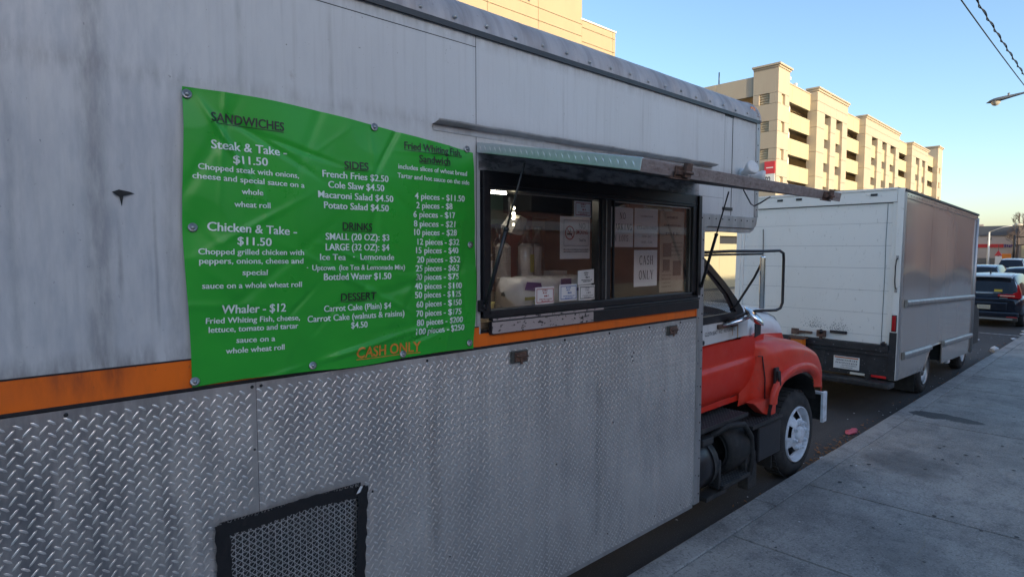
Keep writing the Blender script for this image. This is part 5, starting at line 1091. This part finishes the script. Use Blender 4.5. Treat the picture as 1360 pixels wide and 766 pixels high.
for k in range(26):
    x = 6.36+.15*r2_.random(); z = 1.27+.11*r2_.random(); w = r2_.uniform(.004, .016); h = r2_.uniform(.004, .018)
    em.add([(x, 2.468, z), (x+w, 2.468, z), (x+w, 2.468, z+h), (x, 2.468, z+h)], [(0, 1, 2, 3)])
o = em.build('fender_emblem', mat('worn_emblem', (.50, .16, .15), .6), ft, recalc=False); o['kind'] = 'stuff'
# front wheel
def make_wheel(c, side=-1, r=.475, w=.26, name='wheel', rim=None, hub=True):
    x, y, z = c; ax = (0, side, 0)       # y: outer face
    wr = MB().lathe([(r*.60, -w), (r*.82, -w-.005), (r*.95, -w+.03), (r, -w+.07), (r, -.07), (r*.97, -.035), (r*.93, -.02), (r*.85, .002), (r*.72, .006), (r*.645, -.008), (r*.62, -.02)], (x, y, z), ax, 40).build(name, M['tyre'], ft)
    tr_ = MB()
    for k in range(36):
        a = 2*PI*k/36; ca, sa = math.cos(a), math.sin(a)
        tr_.bar((x+ca*r*1.004, y-side*.045, z+sa*r*1.004), (x+ca*r*1.004, y-side*(w-.05), z+sa*r*1.004), .052, .012, up=(ca, 0, sa))
    o = tr_.build('tread_blocks', M['tyre'], wr); o['kind'] = 'stuff'
    rm = MB().lathe([(r*.645, -.012), (r*.64, .008), (r*.615, .012), (r*.60, -.01), (r*.575, -.055)], (x, y, z), ax, 40)
    rm.build('rim', rim or M['wheel_white'], wr)
    dk = MB(); n = 40; hr0, hr1 = r*.46, r*.575
    # disc with hand holes: outer band, spokes between five holes, inner dish
    dk.lathe([(r*.575, -.055), (r*.56, -.062)], (x, y, z), ax, 40); dk.lathe([(r*.37, .004), (r*.36, .012), (r*.27, .02), (r*.245, .018), (r*.20, -.02)], (x, y, z), ax, 40)
    for k in range(40):
        if k % 8 in (0, 1, 2, 3): continue
        a0, a1 = 2*PI*k/40, 2*PI*(k+1)/40
        V = lambda rr, h, a: (x+rr*math.cos(a), y+side*h, z+rr*math.sin(a))
        dk.add([V(r*.56, -.062, a0), V(r*.56, -.062, a1), V(r*.37, .004, a1), V(r*.37, .004, a0)], [(0, 1, 2, 3)], 0, True)
    dk.build('wheel_disc', rim or M['wheel_white'], wr)
    MB().lathe([(r*.30, -.045), (r*.56, -.085), (r*.57, -.12), (0, -.12)], (x, y, z), ax, 24).build('brake_drum', M['black_matte'], wr)
    if hub:
        MB().lathe([(r*.20, -.03), (r*.19, .03), (r*.16, .045), (r*.10, .05), (0, .05)], (x, y, z), ax, 20).build('hub_cap', rim or M['wheel_white'], wr)
        for k in range(8):
            a = 2*PI*(k+.3)/8; p = Vector((x+r*.30*math.cos(a), y+side*.014, z+r*.30*math.sin(a)))
            MB().lathe([(.024, 0), (.024, .016), (.017, .018), (.016, .04), (0, .045)], p, ax, 6, smooth=False).build('lug_nut', rim or M['wheel_white'], wr)
    return wr
make_wheel((6.47, 2.545, .467), r=.467)
make_wheel((6.47, 4.76, .475), side=1)
for xx in (-1.3,): make_wheel((xx, 2.62, .475)); make_wheel((xx, 4.68, .475), side=1)
F('axle', MB().tube([(6.47, 2.8, .45), (6.47, 4.5, .45)], .06, 8).tube([(-1.3, 2.8, .47), (-1.3, 4.5, .47)], .08, 8), M['black_matte'])
F('chassis_rail', MB().box(-2.5, 7.1, 3.2, 3.3, .62, .85).box(-2.5, 7.1, 4.0, 4.1, .62, .85), M['black_matte'])
F('engine_block', MB().box(5.7, 6.9, 3.1, 4.2, .5, 1.2), M['black_matte'], .05)
# bumper seen from behind: inner face coloured dark for its shade, white painted edge turning back at its end
F('front_bumper', MB().box(7.06, 7.10, 2.53, 4.80, .51, .83), M['black_matte'])
F('bumper_face', MB().box(7.025, 7.055, 2.515, 4.83, .81, .845).box(7.0, 7.11, 2.485, 2.514, .50, .845), M['wheel_white'], .003)
# tanks and steps below the cab
def grating(name, x0, x1, y0, y1, z, parent):
    b = MB().box(x0, x1, y0, y1, z-.045, z-.008).build(name, M['black_matte'], parent, bevel=.006); g_ = MB(); nx = int((x1-x0)/.045); ny = max(3, int((y1-y0)/.03))
    for i in range(nx):
        for j in range(ny):
            cx_, cy_ = x0+(i+.5)*(x1-x0)/nx, y0+(j+.5)*(y1-y0)/ny; s_ = .30*(x1-x0)/nx; t_ = .2*(y1-y0)/ny
            g_.add([(cx_-s_, cy_-t_, z-.0075), (cx_+s_, cy_-t_, z-.0075), (cx_+s_*.7, cy_+t_, z-.001), (cx_-s_*.7, cy_+t_, z-.001)], [(0, 1, 2, 3)])
    g_.box(x0, x1, y0-.006, y0, z-.03, z)
    o = g_.build('grip_pattern', M['dark_metal'], b, recalc=False); o['kind'] = 'stuff'
    return b
grating('upper_step', 4.4, 5.25, 2.52, 2.80, .945, ft)
grating('side_step', 5.25, 5.88, 2.47, 2.84, .80+.02, ft)
F('battery_box', MB().box(5.40, 5.87, 2.475, 2.84, .44, .77), M['black'], .015)
F('step_bracket', MB().box(4.42, 4.60, 2.50, 2.7, .80, .86), M['dark_metal'], .01)
F('fuel_tank', MB().lathe([(0, -.42), (.20, -.42), (.235, -.40), (.235, 0), (.20, .02), (0, .02)], (4.68, 2.72, .585), (1, 0, 0), 28), M['black'])
F('tank_strap', MB().lathe([(.243, -.05), (.243, .0), (.236, .0)], (4.64, 2.72, .585), (1, 0, 0), 28), M['dark_metal'])
F('air_cleaner', MB().lathe([(.17, 0), (.21, .01), (.24, .03), (.25, .10), (.25, .34), (.22, .38), (0, .38)], (4.92, 2.73, .62), (1, 0, 0), 28), M['black_matte'])
F('air_cleaner_mouth', MB().lathe([(0, .12), (.19, .12), (.19, .0), (.21, .01)], (4.92, 2.73, .62), (1, 0, 0), 28), M['black_matte'])
F('hose_arch', MB().tube([(4.62, 2.60, .80), (4.85, 2.50, .90), (5.12, 2.49, .86), (5.26, 2.49, .72), (5.30, 2.49, .50), (5.24, 2.49, .36)], .028, 10), M['black_matte'])
grating('lower_step', 4.72, 5.22, 2.47, 2.66, .40, ft)
for b_ in ((4.70, 4.74, 2.5, 2.55, .36, .62), (5.2, 5.24, 2.5, 2.55, .36, .62), (4.5, 4.85, 2.5, 2.62, .30, .34), (5.25, 5.42, 2.5, 2.6, .20, .55)): F('step_hanger', MB().box(*b_), M['dark_metal'], .006)
F('mud_flap', MB().box(5.84, 5.86, 2.55, 2.9, .25, .8), M['black_matte'])
# mirror assembly
mr_ = F('mirror_frame', MB().tube([(4.40, 2.63, 2.425), (4.8, 2.50, 2.44), (5.25, 2.40, 2.44), (5.46, 2.36, 2.445), (5.52, 2.35, 2.42), (5.53, 2.35, 2.36), (5.53, 2.35, 1.96), (5.51, 2.36, 1.91), (5.44, 2.37, 1.895), (5.18, 2.44, 1.90), (5.05, 2.56, 1.85), (4.98, 2.63, 1.80)], .013, 10)
        .tube([(4.5, 2.63, 2.37), (4.52, 2.58, 2.405), (4.62, 2.53, 2.41), (5.25, 2.42, 2.415)], .010, 8).tube([(5.24, 2.40, 2.38), (5.18, 2.46, 2.2), (5.10, 2.58, 1.95), (5.08, 2.63, 1.90)], .011, 8), M['black'])
dv = Vector((.93, .36, 0)).normalized(); mc = Vector((5.235, 2.405, 2.16)); nv = Vector((-dv.y, dv.x, 0))
mh = MB(); mh.bar(mc-Vector((0, 0, .235)), mc+Vector((0, 0, .235)), .17, .045, up=nv); mh.build('mirror_head', M['chrome'], mr_, bevel=.012)
cvx = MB().lathe([(0, .03), (.06, .024), (.10, .008), (.115, -.006), (.115, -.014), (.10, -.02), (.06, -.045), (0, -.052)], (5.20, 2.455, 1.855), (.30, -.62, .72), 28).build('convex_mirror', M['chrome'], mr_)
MB().tube([(4.92, 2.615, 1.775), (5.05, 2.53, 1.81), (5.16, 2.47, 1.85)], [.014, .022, .012], 8).build('chrome_arm', M['chrome'], mr_)
MB().box(4.86, 5.20, ycab-.03, ycab, 1.745, 1.785).box(5.06, 5.14, ycab-.05, ycab, 1.75, 1.83).build('arm_bracket', M['rust'], mr_, bevel=.008)

# ================================================================ WHITE BOX TRUCK AHEAD (local frame: x forward from its rear, y away from the kerb)
TL = math.radians(1.85)
bt = thing('box_truck', 'white box truck with roll up rear door parked ahead of the food truck', 'box truck', (9.7, 2.5, 0), local=True, rot=(0, TL, 0))
G = lambda name, mb, m, bevel=0, **k: mb.build(name, m, bt, bevel=bevel, **k)
G('box_core', MB().box(.05, 4.93, .03, 2.42, .95, 3.28).box(.05, 1.7, .03, 2.42, .60, .95).box(2.75, 4.93, .03, 2.42, .60, .95), M['black_matte'])
# kerb side: sheets with the wheel opening, slight waviness
SOOT = (.16, .14, .12)
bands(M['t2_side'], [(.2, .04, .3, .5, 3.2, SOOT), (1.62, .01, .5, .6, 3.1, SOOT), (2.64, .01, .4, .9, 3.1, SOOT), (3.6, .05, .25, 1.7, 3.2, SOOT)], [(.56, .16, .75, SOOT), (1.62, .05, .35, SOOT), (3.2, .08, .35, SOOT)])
def side_sheet(x0, x1, zf0, z1, name='side_sheet'):
    mb = MB(); nx = max(3, int((x1-x0)/.15)); nz = 14
    mb.grid(lambda i, j: (x0+(x1-x0)*i/nx, .006*math.sin((x0+(x1-x0)*i/nx)*2.3)*math.sin(j*.45)*(0 < j < nz), zf0(x0+(x1-x0)*i/nx)+(z1-zf0(x0+(x1-x0)*i/nx))*j/nz), nx, nz)
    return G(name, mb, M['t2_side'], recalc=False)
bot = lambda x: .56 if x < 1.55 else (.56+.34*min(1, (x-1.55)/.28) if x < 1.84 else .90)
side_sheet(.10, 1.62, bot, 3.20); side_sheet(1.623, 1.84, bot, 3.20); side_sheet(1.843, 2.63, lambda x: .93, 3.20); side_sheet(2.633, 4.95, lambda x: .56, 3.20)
G('wheel_opening_lip', MB().tube([(1.56, .0, .56), (1.80, .0, .86), (1.86, .0, .915), (2.58, .0, .93), (2.635, .0, .90), (2.64, .0, .56)], .014, 6), M['t2_side'])
G('top_rail', MB().box(.06, 5.0, -.012, .03, 3.20, 3.30), M['t2_side'], .004)
rv = MB()
for i in range(34): bolt_head(rv, .16+i*.145, 3.25, -.013, .010)
for i in range(12): bolt_head(rv, .14, .8+i*.2, -.006, .006)
o = G('rivets', rv, M['dark_metal']); o['kind'] = 'stuff'
G('roof', MB().prism([(-.02, 3.29), (-.02, 3.325), (.3, 3.345), (1.22, 3.37), (2.15, 3.345), (2.47, 3.325), (2.47, 3.29)], .0, 5.0, 'x'), M['dark_metal'], .006)
G('roof_edge', MB().box(.0, 5.02, -.028, -.01, 3.29, 3.325), M['dark_metal'], .003)
G('front_corner_post', MB().tube([(4.99, .0, .56), (4.99, .0, 3.24)], .035, 10), M['trim'])
G('front_wall', MB().box(4.94, 4.99, .02, 2.43, .6, 3.28), M['white_clean'])
G('far_side_wall', MB().box(.08, 4.95, 2.425, 2.45, .56, 3.28), M['white_clean'])
for (a, b, z) in ((.30, 4.96, 1.685), (.30, 1.84, .912), (2.68, 4.96, .915)):
    r_ = G('rub_rail', MB().prism([(-.006, z-.045), (-.045, z-.03), (-.045, z+.012), (-.03, z+.034), (-.006, z+.04)], a, b, 'x'), M['trim'], .004)
    MB().box(a-.012, a, -.04, -.004, z-.06, z+.045).box(a, b, -.012, -.003, z-.075, z-.046).build('rail_end', M['steel'], r_)
# rear frame
G('corner_post', MB().box(-.02, .10, -.008, .075, .57, 3.335), M['t2_rear'], .006); G('corner_post', MB().box(-.012, .10, 2.39, 2.47, .57, 3.335), M['t2_rear'], .006)
G('corner_edge', MB().box(-.012, .105, -.014, -.006, .57, 3.33), M['trim'], .003)
G('header', MB().box(-.018, .08, .078, 2.388, 3.14, 3.335), M['t2_rear'], .006)
G('header_lip', MB().box(-.035, .0, .078, 2.388, 3.315, 3.345), M['t2_rear'], .004)
G('door_jamb', MB().box(.0, .06, .078, .13, 1.07, 3.137), M['t2_rear'], .004); G('door_jamb', MB().box(.0, .06, 2.34, 2.388, 1.07, 3.137), M['t2_rear'], .004)
zl = [1.07, 1.19, 1.52, 1.855, 2.185, 2.515, 2.845, 3.13]
for i, (z0, z1) in enumerate(zip(zl[:-1], zl[1:])):
    MB().box(.022, .05, .133, 2.337, z0+.0012, z1-.0012).build('door_panel', M['t2_rear'], bt, bevel=.002)
G('door_void', MB().box(.030, .056, .13, 2.34, 1.07, 3.14), M['dark_metal'])
G('panel_seam', MB().tube([(.018, .20, 3.12), (.018, .205, 2.6), (.018, .198, 2.1), (.018, .20, 1.08)], .003, 5), M['dark_metal'])
rv = MB()
for y in (.92, 1.66):
    for z0, z1 in zip(zl[1:-1], zl[2:]):
        for k in range(4): rv.lathe([(.008, 0), (.006, .003), (0, .004)], (.022, y, z0+.04+.05*k+(.08 if k > 1 else 0)), (-1, 0, 0), 7)
for y in (.45, 1.1, 1.9): rv.box(-.024, -.018, y-.03, y+.03, 3.255, 3.275)
o = G('door_rivets', rv, M['t2_rear']); o['kind'] = 'stuff'
for y_ in (.33, 1.40, 1.7): G('header_lamp', MB().box(-.03, -.017, y_, y_+.09, 3.24, 3.275), M['black'], .004)
G('pull_cord', MB().tube([(.01, 2.02, 2.8), (.0, 2.0, 2.4), (.005, 2.02, 2.0), (.0, 2.01, 1.6)], .006, 6), M['dark_metal'])
gh = G('grab_handle', MB().tube([(-.02, .035, 2.33), (-.05, .04, 2.31), (-.065, .045, 2.22), (-.065, .045, 2.0), (-.05, .04, 1.91), (-.02, .035, 1.89)], .009, 8), M['black'])
MB().box(-.028, -.018, .02, .055, 2.31, 2.37).box(-.028, -.018, .02, .055, 1.84, 1.91).build('handle_mount', M['steel'], gh, bevel=.004)
tl = G('tail_lamp', MB().box(-.05, -.02, .012, .062, 1.285, 1.505), M['tail_red'], .014)
MB().box(-.03, -.02, .004, .07, 1.275, 1.515).build('lamp_bezel', M['black'], tl, bevel=.006)
G('tail_lamp', MB().box(-.05, -.02, 2.40, 2.45, 1.285, 1.505), M['tail_red'], .014)
G('corner_guard', MB().box(-.032, .0, -.004, .088, .575, 1.262), M['t2_black'], .004)
G('rear_sill', MB().box(-.05, .05, .09, 2.40, .965, 1.065).box(-.03, .02, .09, 2.40, .90, .965), M['t2_black'], .006)
G('rear_apron', MB().box(-.01, .03, .088, 2.40, .575, .90), M['t2_black'])
G('apron_recess', MB().box(-.016, -.009, .95, 1.35, .62, .93).box(-.02, -.009, 1.6, 2.2, .70, .85), M['dark_metal'], .003)
G('step_bar', MB().prism([(-.26, .47), (-.28, .50), (-.27, .545), (-.05, .55), (.0, .53), (.0, .46), (-.2, .45)], -.0, 2.3), M['dark_metal'], .01) if False else G('step_bar', MB().box(-.26, .02, .0, 2.3, .465, .545), M['dark_metal'], .02)
for y_ in (.3, 1.9): G('step_bracket', MB().box(-.1, .3, y_, y_+.06, .50, .62), M['black_matte'])
lp = G('license_plate', MB().box(-.022, -.012, .46, .82, .645, .835), M['sign_white'], .008)
MB().box(-.0235, -.022, .475, .805, .808, .826).build('plate_band', mat('orange_plate_band', (.55, .16, .05), .5), lp)
def prow(z, h, seed, y0=.49, y1=.79):
    r = random.Random(seed); mb = MB(); y = y0
    while y < y1:
        w = r.uniform(.35, .8)*h; mb.add([(-.0236, y, z), (-.0236, min(y+w, y1), z), (-.0236, min(y+w, y1), z+h*r.uniform(.6, 1)), (-.0236, y, z+h)], [(0, 3, 2, 1)]); y += w+h*r.uniform(.2, .5)
    mb.build('plate_print', M['ink_grey'], lp, recalc=False)
prow(.765, .026, 5); prow(.725, .024, 6); prow(.695, .018, 7, .5, .70); prow(.665, .016, 8, .55, .72)
G('reflector_strip', MB().box(-.016, -.010, .375, .585, .578, .612), M['reflect_white'], .002)
G('reflector_strip', MB().box(-.016, -.010, .105, .372, .578, .612), M['reflect_red'], .002)
lt = G('door_latch', MB().box(-.03, .02, 1.16, 1.46, 1.13, 1.165).box(-.035, .0, 1.36, 1.47, 1.10, 1.19).box(-.045, .01, .95, 1.08, 1.10, 1.20).box(-.04, .0, 1.0, 1.04, 1.04, 1.1), M['rust'], .006)
MB().lathe([(0, 0), (.035, 0), (.03, .03), (0, .035)], (-.045, 1.01, 1.185), (-1, 0, 0), 10).build('latch_lock', M['black'], lt)
G('door_pull', MB().box(-.0, .02, .66, .90, 1.17, 1.215).tube([(-.01, .68, 1.19), (-.03, .72, 1.19), (-.03, .84, 1.19), (-.01, .88, 1.19)], .010, 8), M['black'], .004)
# soot smudges around the latches: dirt on the paint, as very thin irregular films
sm = MB(); r9 = random.Random(5)
for (cy, cz, n) in ((.78, 1.24, 60), (1.15, 1.25, 60), (1.4, 1.05, 20)):
    for k in range(n*3):
        y = r9.gauss(cy, .08); z = cz+abs(r9.gauss(0, .07))-.02; s = r9.uniform(.0015, .0055)
        if 1.05 < z < 1.5: sm.add([(.0205, y-s, z), (.0205, y, z-s), (.0205, y+s, z), (.0205, y, z+s*1.5)], [(0, 1, 2, 3)])
o = G('soot_specks', sm, M['ink'], recalc=False); o['kind'] = 'stuff'
G('door_stop', MB().box(-.06, .0, .12, .19, 1.062, 1.10).tube([(-.03, .155, 1.08), (-.03, .155, 1.12)], .02, 8), M['black'], .006)
ab = G('amber_lamp', MB().box(-.22, -.07, 1.22, 1.40, .905, 1.045), M['amber'], .012)
MB().box(-.235, -.05, 1.405, 1.43, .88, 1.07).box(-.235, -.05, 1.20, 1.43, 1.046, 1.075).box(-.07, -.04, 1.25, 1.38, .9, 1.06).build('lamp_bracket', M['rust'], ab)
G('mud_flap', MB().box(1.55, 1.57, .12, .75, .18, .75), M['black_matte'], .004)
def twheel(x, y, z, r, side=-1, w=.22, rimm=None):
    wr = MB().lathe([(r*.6, -w), (r*.9, -w+.01), (r, -w+.05), (r, -.05), (r*.95, -.02), (r*.8, .0), (r*.64, -.012), (r*.60, -.05)], (x, y, z), (0, side, 0), 32).build('wheel', M['tyre'], bt)
    MB().lathe([(r*.63, -.01), (r*.60, .0), (r*.57, -.03), (r*.54, -.10), (r*.3, -.11), (r*.26, -.03), (r*.12, -.02), (0, -.02)], (x, y, z), (0, side, 0), 28).build('rim', rimm or M['steel'], wr)
    g_ = MB()
    for k in range(30):
        a = 2*PI*k/30; g_.bar((x+math.cos(a)*r, y-side*.04, z+math.sin(a)*r), (x+math.cos(a)*r, y-side*(w-.04), z+math.sin(a)*r), .045, .014, up=(math.cos(a), 0, math.sin(a)))
    o = g_.build('tread_blocks', M['tyre'], wr); o['kind'] = 'stuff'
zz = lambda x, r: r + x*math.sin(TL)
twheel(2.23, .13, zz(2.23, .40), .40); twheel(2.23, .42, zz(2.23, .40), .40); twheel(2.23, 2.32, zz(2.23, .40), .40, 1)
twheel(5.28, .16, zz(5.28, .38), .38); twheel(5.28, 2.28, zz(5.28, .38), .38, 1)
G('chassis', MB().box(.1, 6.2, .75, .85, .62, .80).box(.1, 6.2, 1.6, 1.7, .62, .80).box(2.1, 2.35, .3, 2.2, .42, .54), M['black_matte'])
G('cab_nose', MB().prism([(4.99, .62), (5.0, 2.3), (5.55, 2.28), (6.05, 1.55), (6.75, 1.35), (6.85, 1.1), (6.85, .6), (5.75, .6), (5.66, .85), (5.28, .98), (4.99, .86)], .18, 2.27), M['dark_metal'], .03)
G('cab_window', MB().prism([(5.12, 1.5), (5.12, 2.12), (5.5, 2.12), (5.9, 1.52)], .172, .179), M['dark_glass'])
G('cab_step', MB().box(4.995, 5.04, .0, .16, .78, 1.30).box(5.0, 5.08, -.03, .05, .60, .80), M['black'], .01)
G('step_light', MB().box(3.45, 3.62, .05, .2, .47, .56), M['litter'], .02)

# ================================================================ CARS BEYOND
def make_car(name, label, cat, x, y, L, W, H, paint, roofm, profile='suv', group=None, full=False):
    t = thing(name, label, cat, (x, y, 0), local=True, group=group)
    w = W/2
    if profile == 'suv': rf = [(.10, 1.00), (.16, 1.10), (.42, .90*H+.06), (.62, H-.035), (1.2, H), (2.4, H), (3.0, H-.06), (3.45, H-.30), (3.85, 1.05), (3.95, 1.0)]
    else: rf = [(.75, .94), (.9, 1.0), (1.45, H-.08), (1.8, H), (2.5, H), (2.9, H-.06), (3.6, .98), (3.7, .94)]
    bl = 1.0 if profile == 'suv' else .93
    st = [(0, .84, .55, bl-.12), (.03, .94, .40, bl-.04), (.12, .985, .30, bl), (.6, 1, .26, bl+.01), (L*.5, 1, .25, bl+.0), (L*.78, 1, .26, bl-.02), (L*.85, .99, .26, bl-.10), (L*.96, .93, .30, bl-.24), (L, .80, .42, bl-.38)]
    def ring(s): x_, f, zb, zt = s; return [(x_, 0, zb), (x_, w*f*.86, zb), (x_, w*f*.985, zb+.12), (x_, w*f, (zb+zt)/2), (x_, w*f*.985, zt-.14), (x_, w*f*.93, zt-.02), (x_, w*f*.8, zt), (x_, 0, zt+.01)]
    mb = MB()
    R_ = [ring(s) for s in st]
    for sg in (1, -1): mb.grid(lambda i, j: (R_[i][j][0], sg*R_[i][j][1], R_[i][j][2]), len(st)-1, 7)
    for k, rg in ((0, R_[0]), (-1, R_[-1])): mb.add([(a, b, c) for a, b, c in rg] + [(a, -b, c) for a, b, c in rg[::-1]], [tuple(range(16))])
    body = mb.build('body', paint, t)
    gh = MB()
    def gr(p): x_, z_ = p; return [(x_, w*.93, bl-.04), (x_, w*.93-.16*w*min(1, (z_-bl)/.5)*.6, bl+(z_-bl)*.5), (x_, w*.93-.22*w*min(1, (z_-bl)/.5), bl+(z_-bl)*.88), (x_, w*.66, z_-.012), (x_, w*.35, z_+.012*(z_ > bl+.3)), (x_, 0, z_+.018*(z_ > bl+.3))]
    Q_ = [gr(p) for p in rf]
    for sg in (1, -1): gh.grid(lambda i, j: (Q_[i][j][0], sg*Q_[i][j][1], Q_[i][j][2]), len(rf)-1, 5)
    me = gh.mesh('greenhouse', [M['dark_glass'], roofm])
    for p in me.polygons:
        c = p.center
        if p.normal.z > .75 and c.z > H-.16 or (c.x < .50 and abs(c.y) > w*.80) or (c.x > .25 and 1.0 < c.x < 1.2 and abs(c.y) > w*.7): p.material_index = 1
    put('greenhouse', me, t)
    for sx in (.82, L-.85):
        for sy in (1, -1):
            wh_ = MB().lathe([(.2, -.2), (.33, -.2), (.34, -.16), (.34, -.03), (.31, 0), (.22, -.01), (.19, -.03)], (sx, sy*(w-.015), .34), (0, sy, 0), 24).build('wheel', M['tyre'], t)
            MB().lathe([(.22, -.012), (.2, -.03), (.06, -.02), (0, -.02)], (sx, sy*(w-.015), .34), (0, sy, 0), 20).build('rim', M['steel'], wh_)
    if not full: 
        for sy in (1, -1): MB().box(-.01, .08, sy*w*.80-.12, sy*w*.80+.12, bl-.22, bl-.10).build('tail_lamp', M['tail_red'], t, bevel=.02)
        return t
    # rear end of the near car
    for sy in (1, -1):
        tl_ = MB()
        tl_.prism([(sy*w*.97, .95), (sy*w*.965, 1.10), (sy*w*.88, 1.38), (sy*w*.84, 1.38), (sy*w*.86, 1.16), (sy*w*.72, 1.065), (sy*w*.36, 1.05), (sy*w*.36, .995), (sy*w*.6, .955), (sy*w*.9, .93)][::sy], -.02, .16, 'x')
        o = tl_.build('tail_lamp', M['tail_red'], t, bevel=.012)
        MB().box(-.024, -.018, min(sy*w*.42, sy*w*.8), max(sy*w*.42, sy*w*.8), 1.0, 1.022).build('lamp_strip', M['reflect_white'], o)
        MB().box(-.045, -.0, sy*w*.72-.16, sy*w*.72+.10, .315, .355).build('reflector', M['reflect_red'], t, bevel=.006)
    MB().box(-.03, .02, -w*.42, w*.42, 1.085, 1.115).box(-.035, .0, -.22, .22, 1.055, 1.085).build('chrome_bar', M['chrome'], t, bevel=.006)
    MB().box(-.03, .1, -w*.62, w*.62, .52, .80).build('plate_recess', M['suv'], t, bevel=.03)
    pl = MB().box(-.045, -.03, -.17, .17, .57, .70).build('license_plate', mat('cream_plate', (.50, .47, .36), .5), t, bevel=.006)
    vs, fs = glyphs('L79 RVG'); x1_ = max(v[0] for v in vs)
    mb2 = MB()
    r = random.Random(4)
    for k in range(7): mb2.box(-.047, -.045, -.13+.037*k, -.13+.037*k+.022, .61, .665)
    mb2.build('plate_print', M['ink_grey'], pl)
    MB().box(-.07, .1, -w*.90, w*.90, .22, .34).build('bumper_valance', M['dark_metal'], t, bevel=.02)
    MB().box(-.05, .12, -w*.93, w*.93, .34, .50).build('bumper', M['suv'], t, bevel=.04)
    MB().box(-.075, -.05, -w*.78, w*.78, .255, .30).build('skid_trim', M['steel'], t, bevel=.006)
    MB().prism([(.42, H-.07), (.34, H-.075), (.36, H-.02), (.7, H+.012), (.7, H-.02)], -w*.66, w*.66, 'y').build('spoiler', roofm, t, bevel=.01)
    MB().tube([(.9, 0, H), (.78, 0, H+.12)], .022, 6).build('antenna', M['black'], t)
    MB().bar((.28, .02, 1.15), (.36, -.34, 1.24), .015, .015).build('wiper', M['black'], t)
    MB().box(.135, .15, -.42, -.22, 1.13, 1.20).build('window_sticker', mat('yellow_sticker', (.62, .48, .06), .5), t)
    MB().box(-.025, -.018, -w*.62, -w*.40, .93, .945).build('model_script', M['steel'], t)
    return t
make_car('parked_suv', 'dark blue suv with red tail lamps parked beyond the white box truck', 'suv', 23.9, 3.76, 4.6, 1.88, 1.66, M['suv'], M['roof_sky_sheen'], full=True)
make_car('parked_suv', 'black suv with pale roof, directly in front of the dark blue suv', 'suv', 32.5, 3.85, 4.7, 1.9, 1.70, M['car_black'], M['car_black'])
make_car('car', 'pale blue car seen between the box truck and the dark suv roofs', 'car', 41.0, 6.7, 4.6, 1.86, 1.60, M['car_silver'], M['car_silver'])
make_car('car', 'white suv far off, beyond the roof of the black suv', 'suv', 62, 8.2, 4.6, 1.9, 1.75, M['car_white'], M['car_white'])
#make_car('car', 'small white car roof far off above the black suv', 'car', 58, 7.4, 4.6, 1.86, 1.72, M['car_white'], M['roof_sky_sheen'])
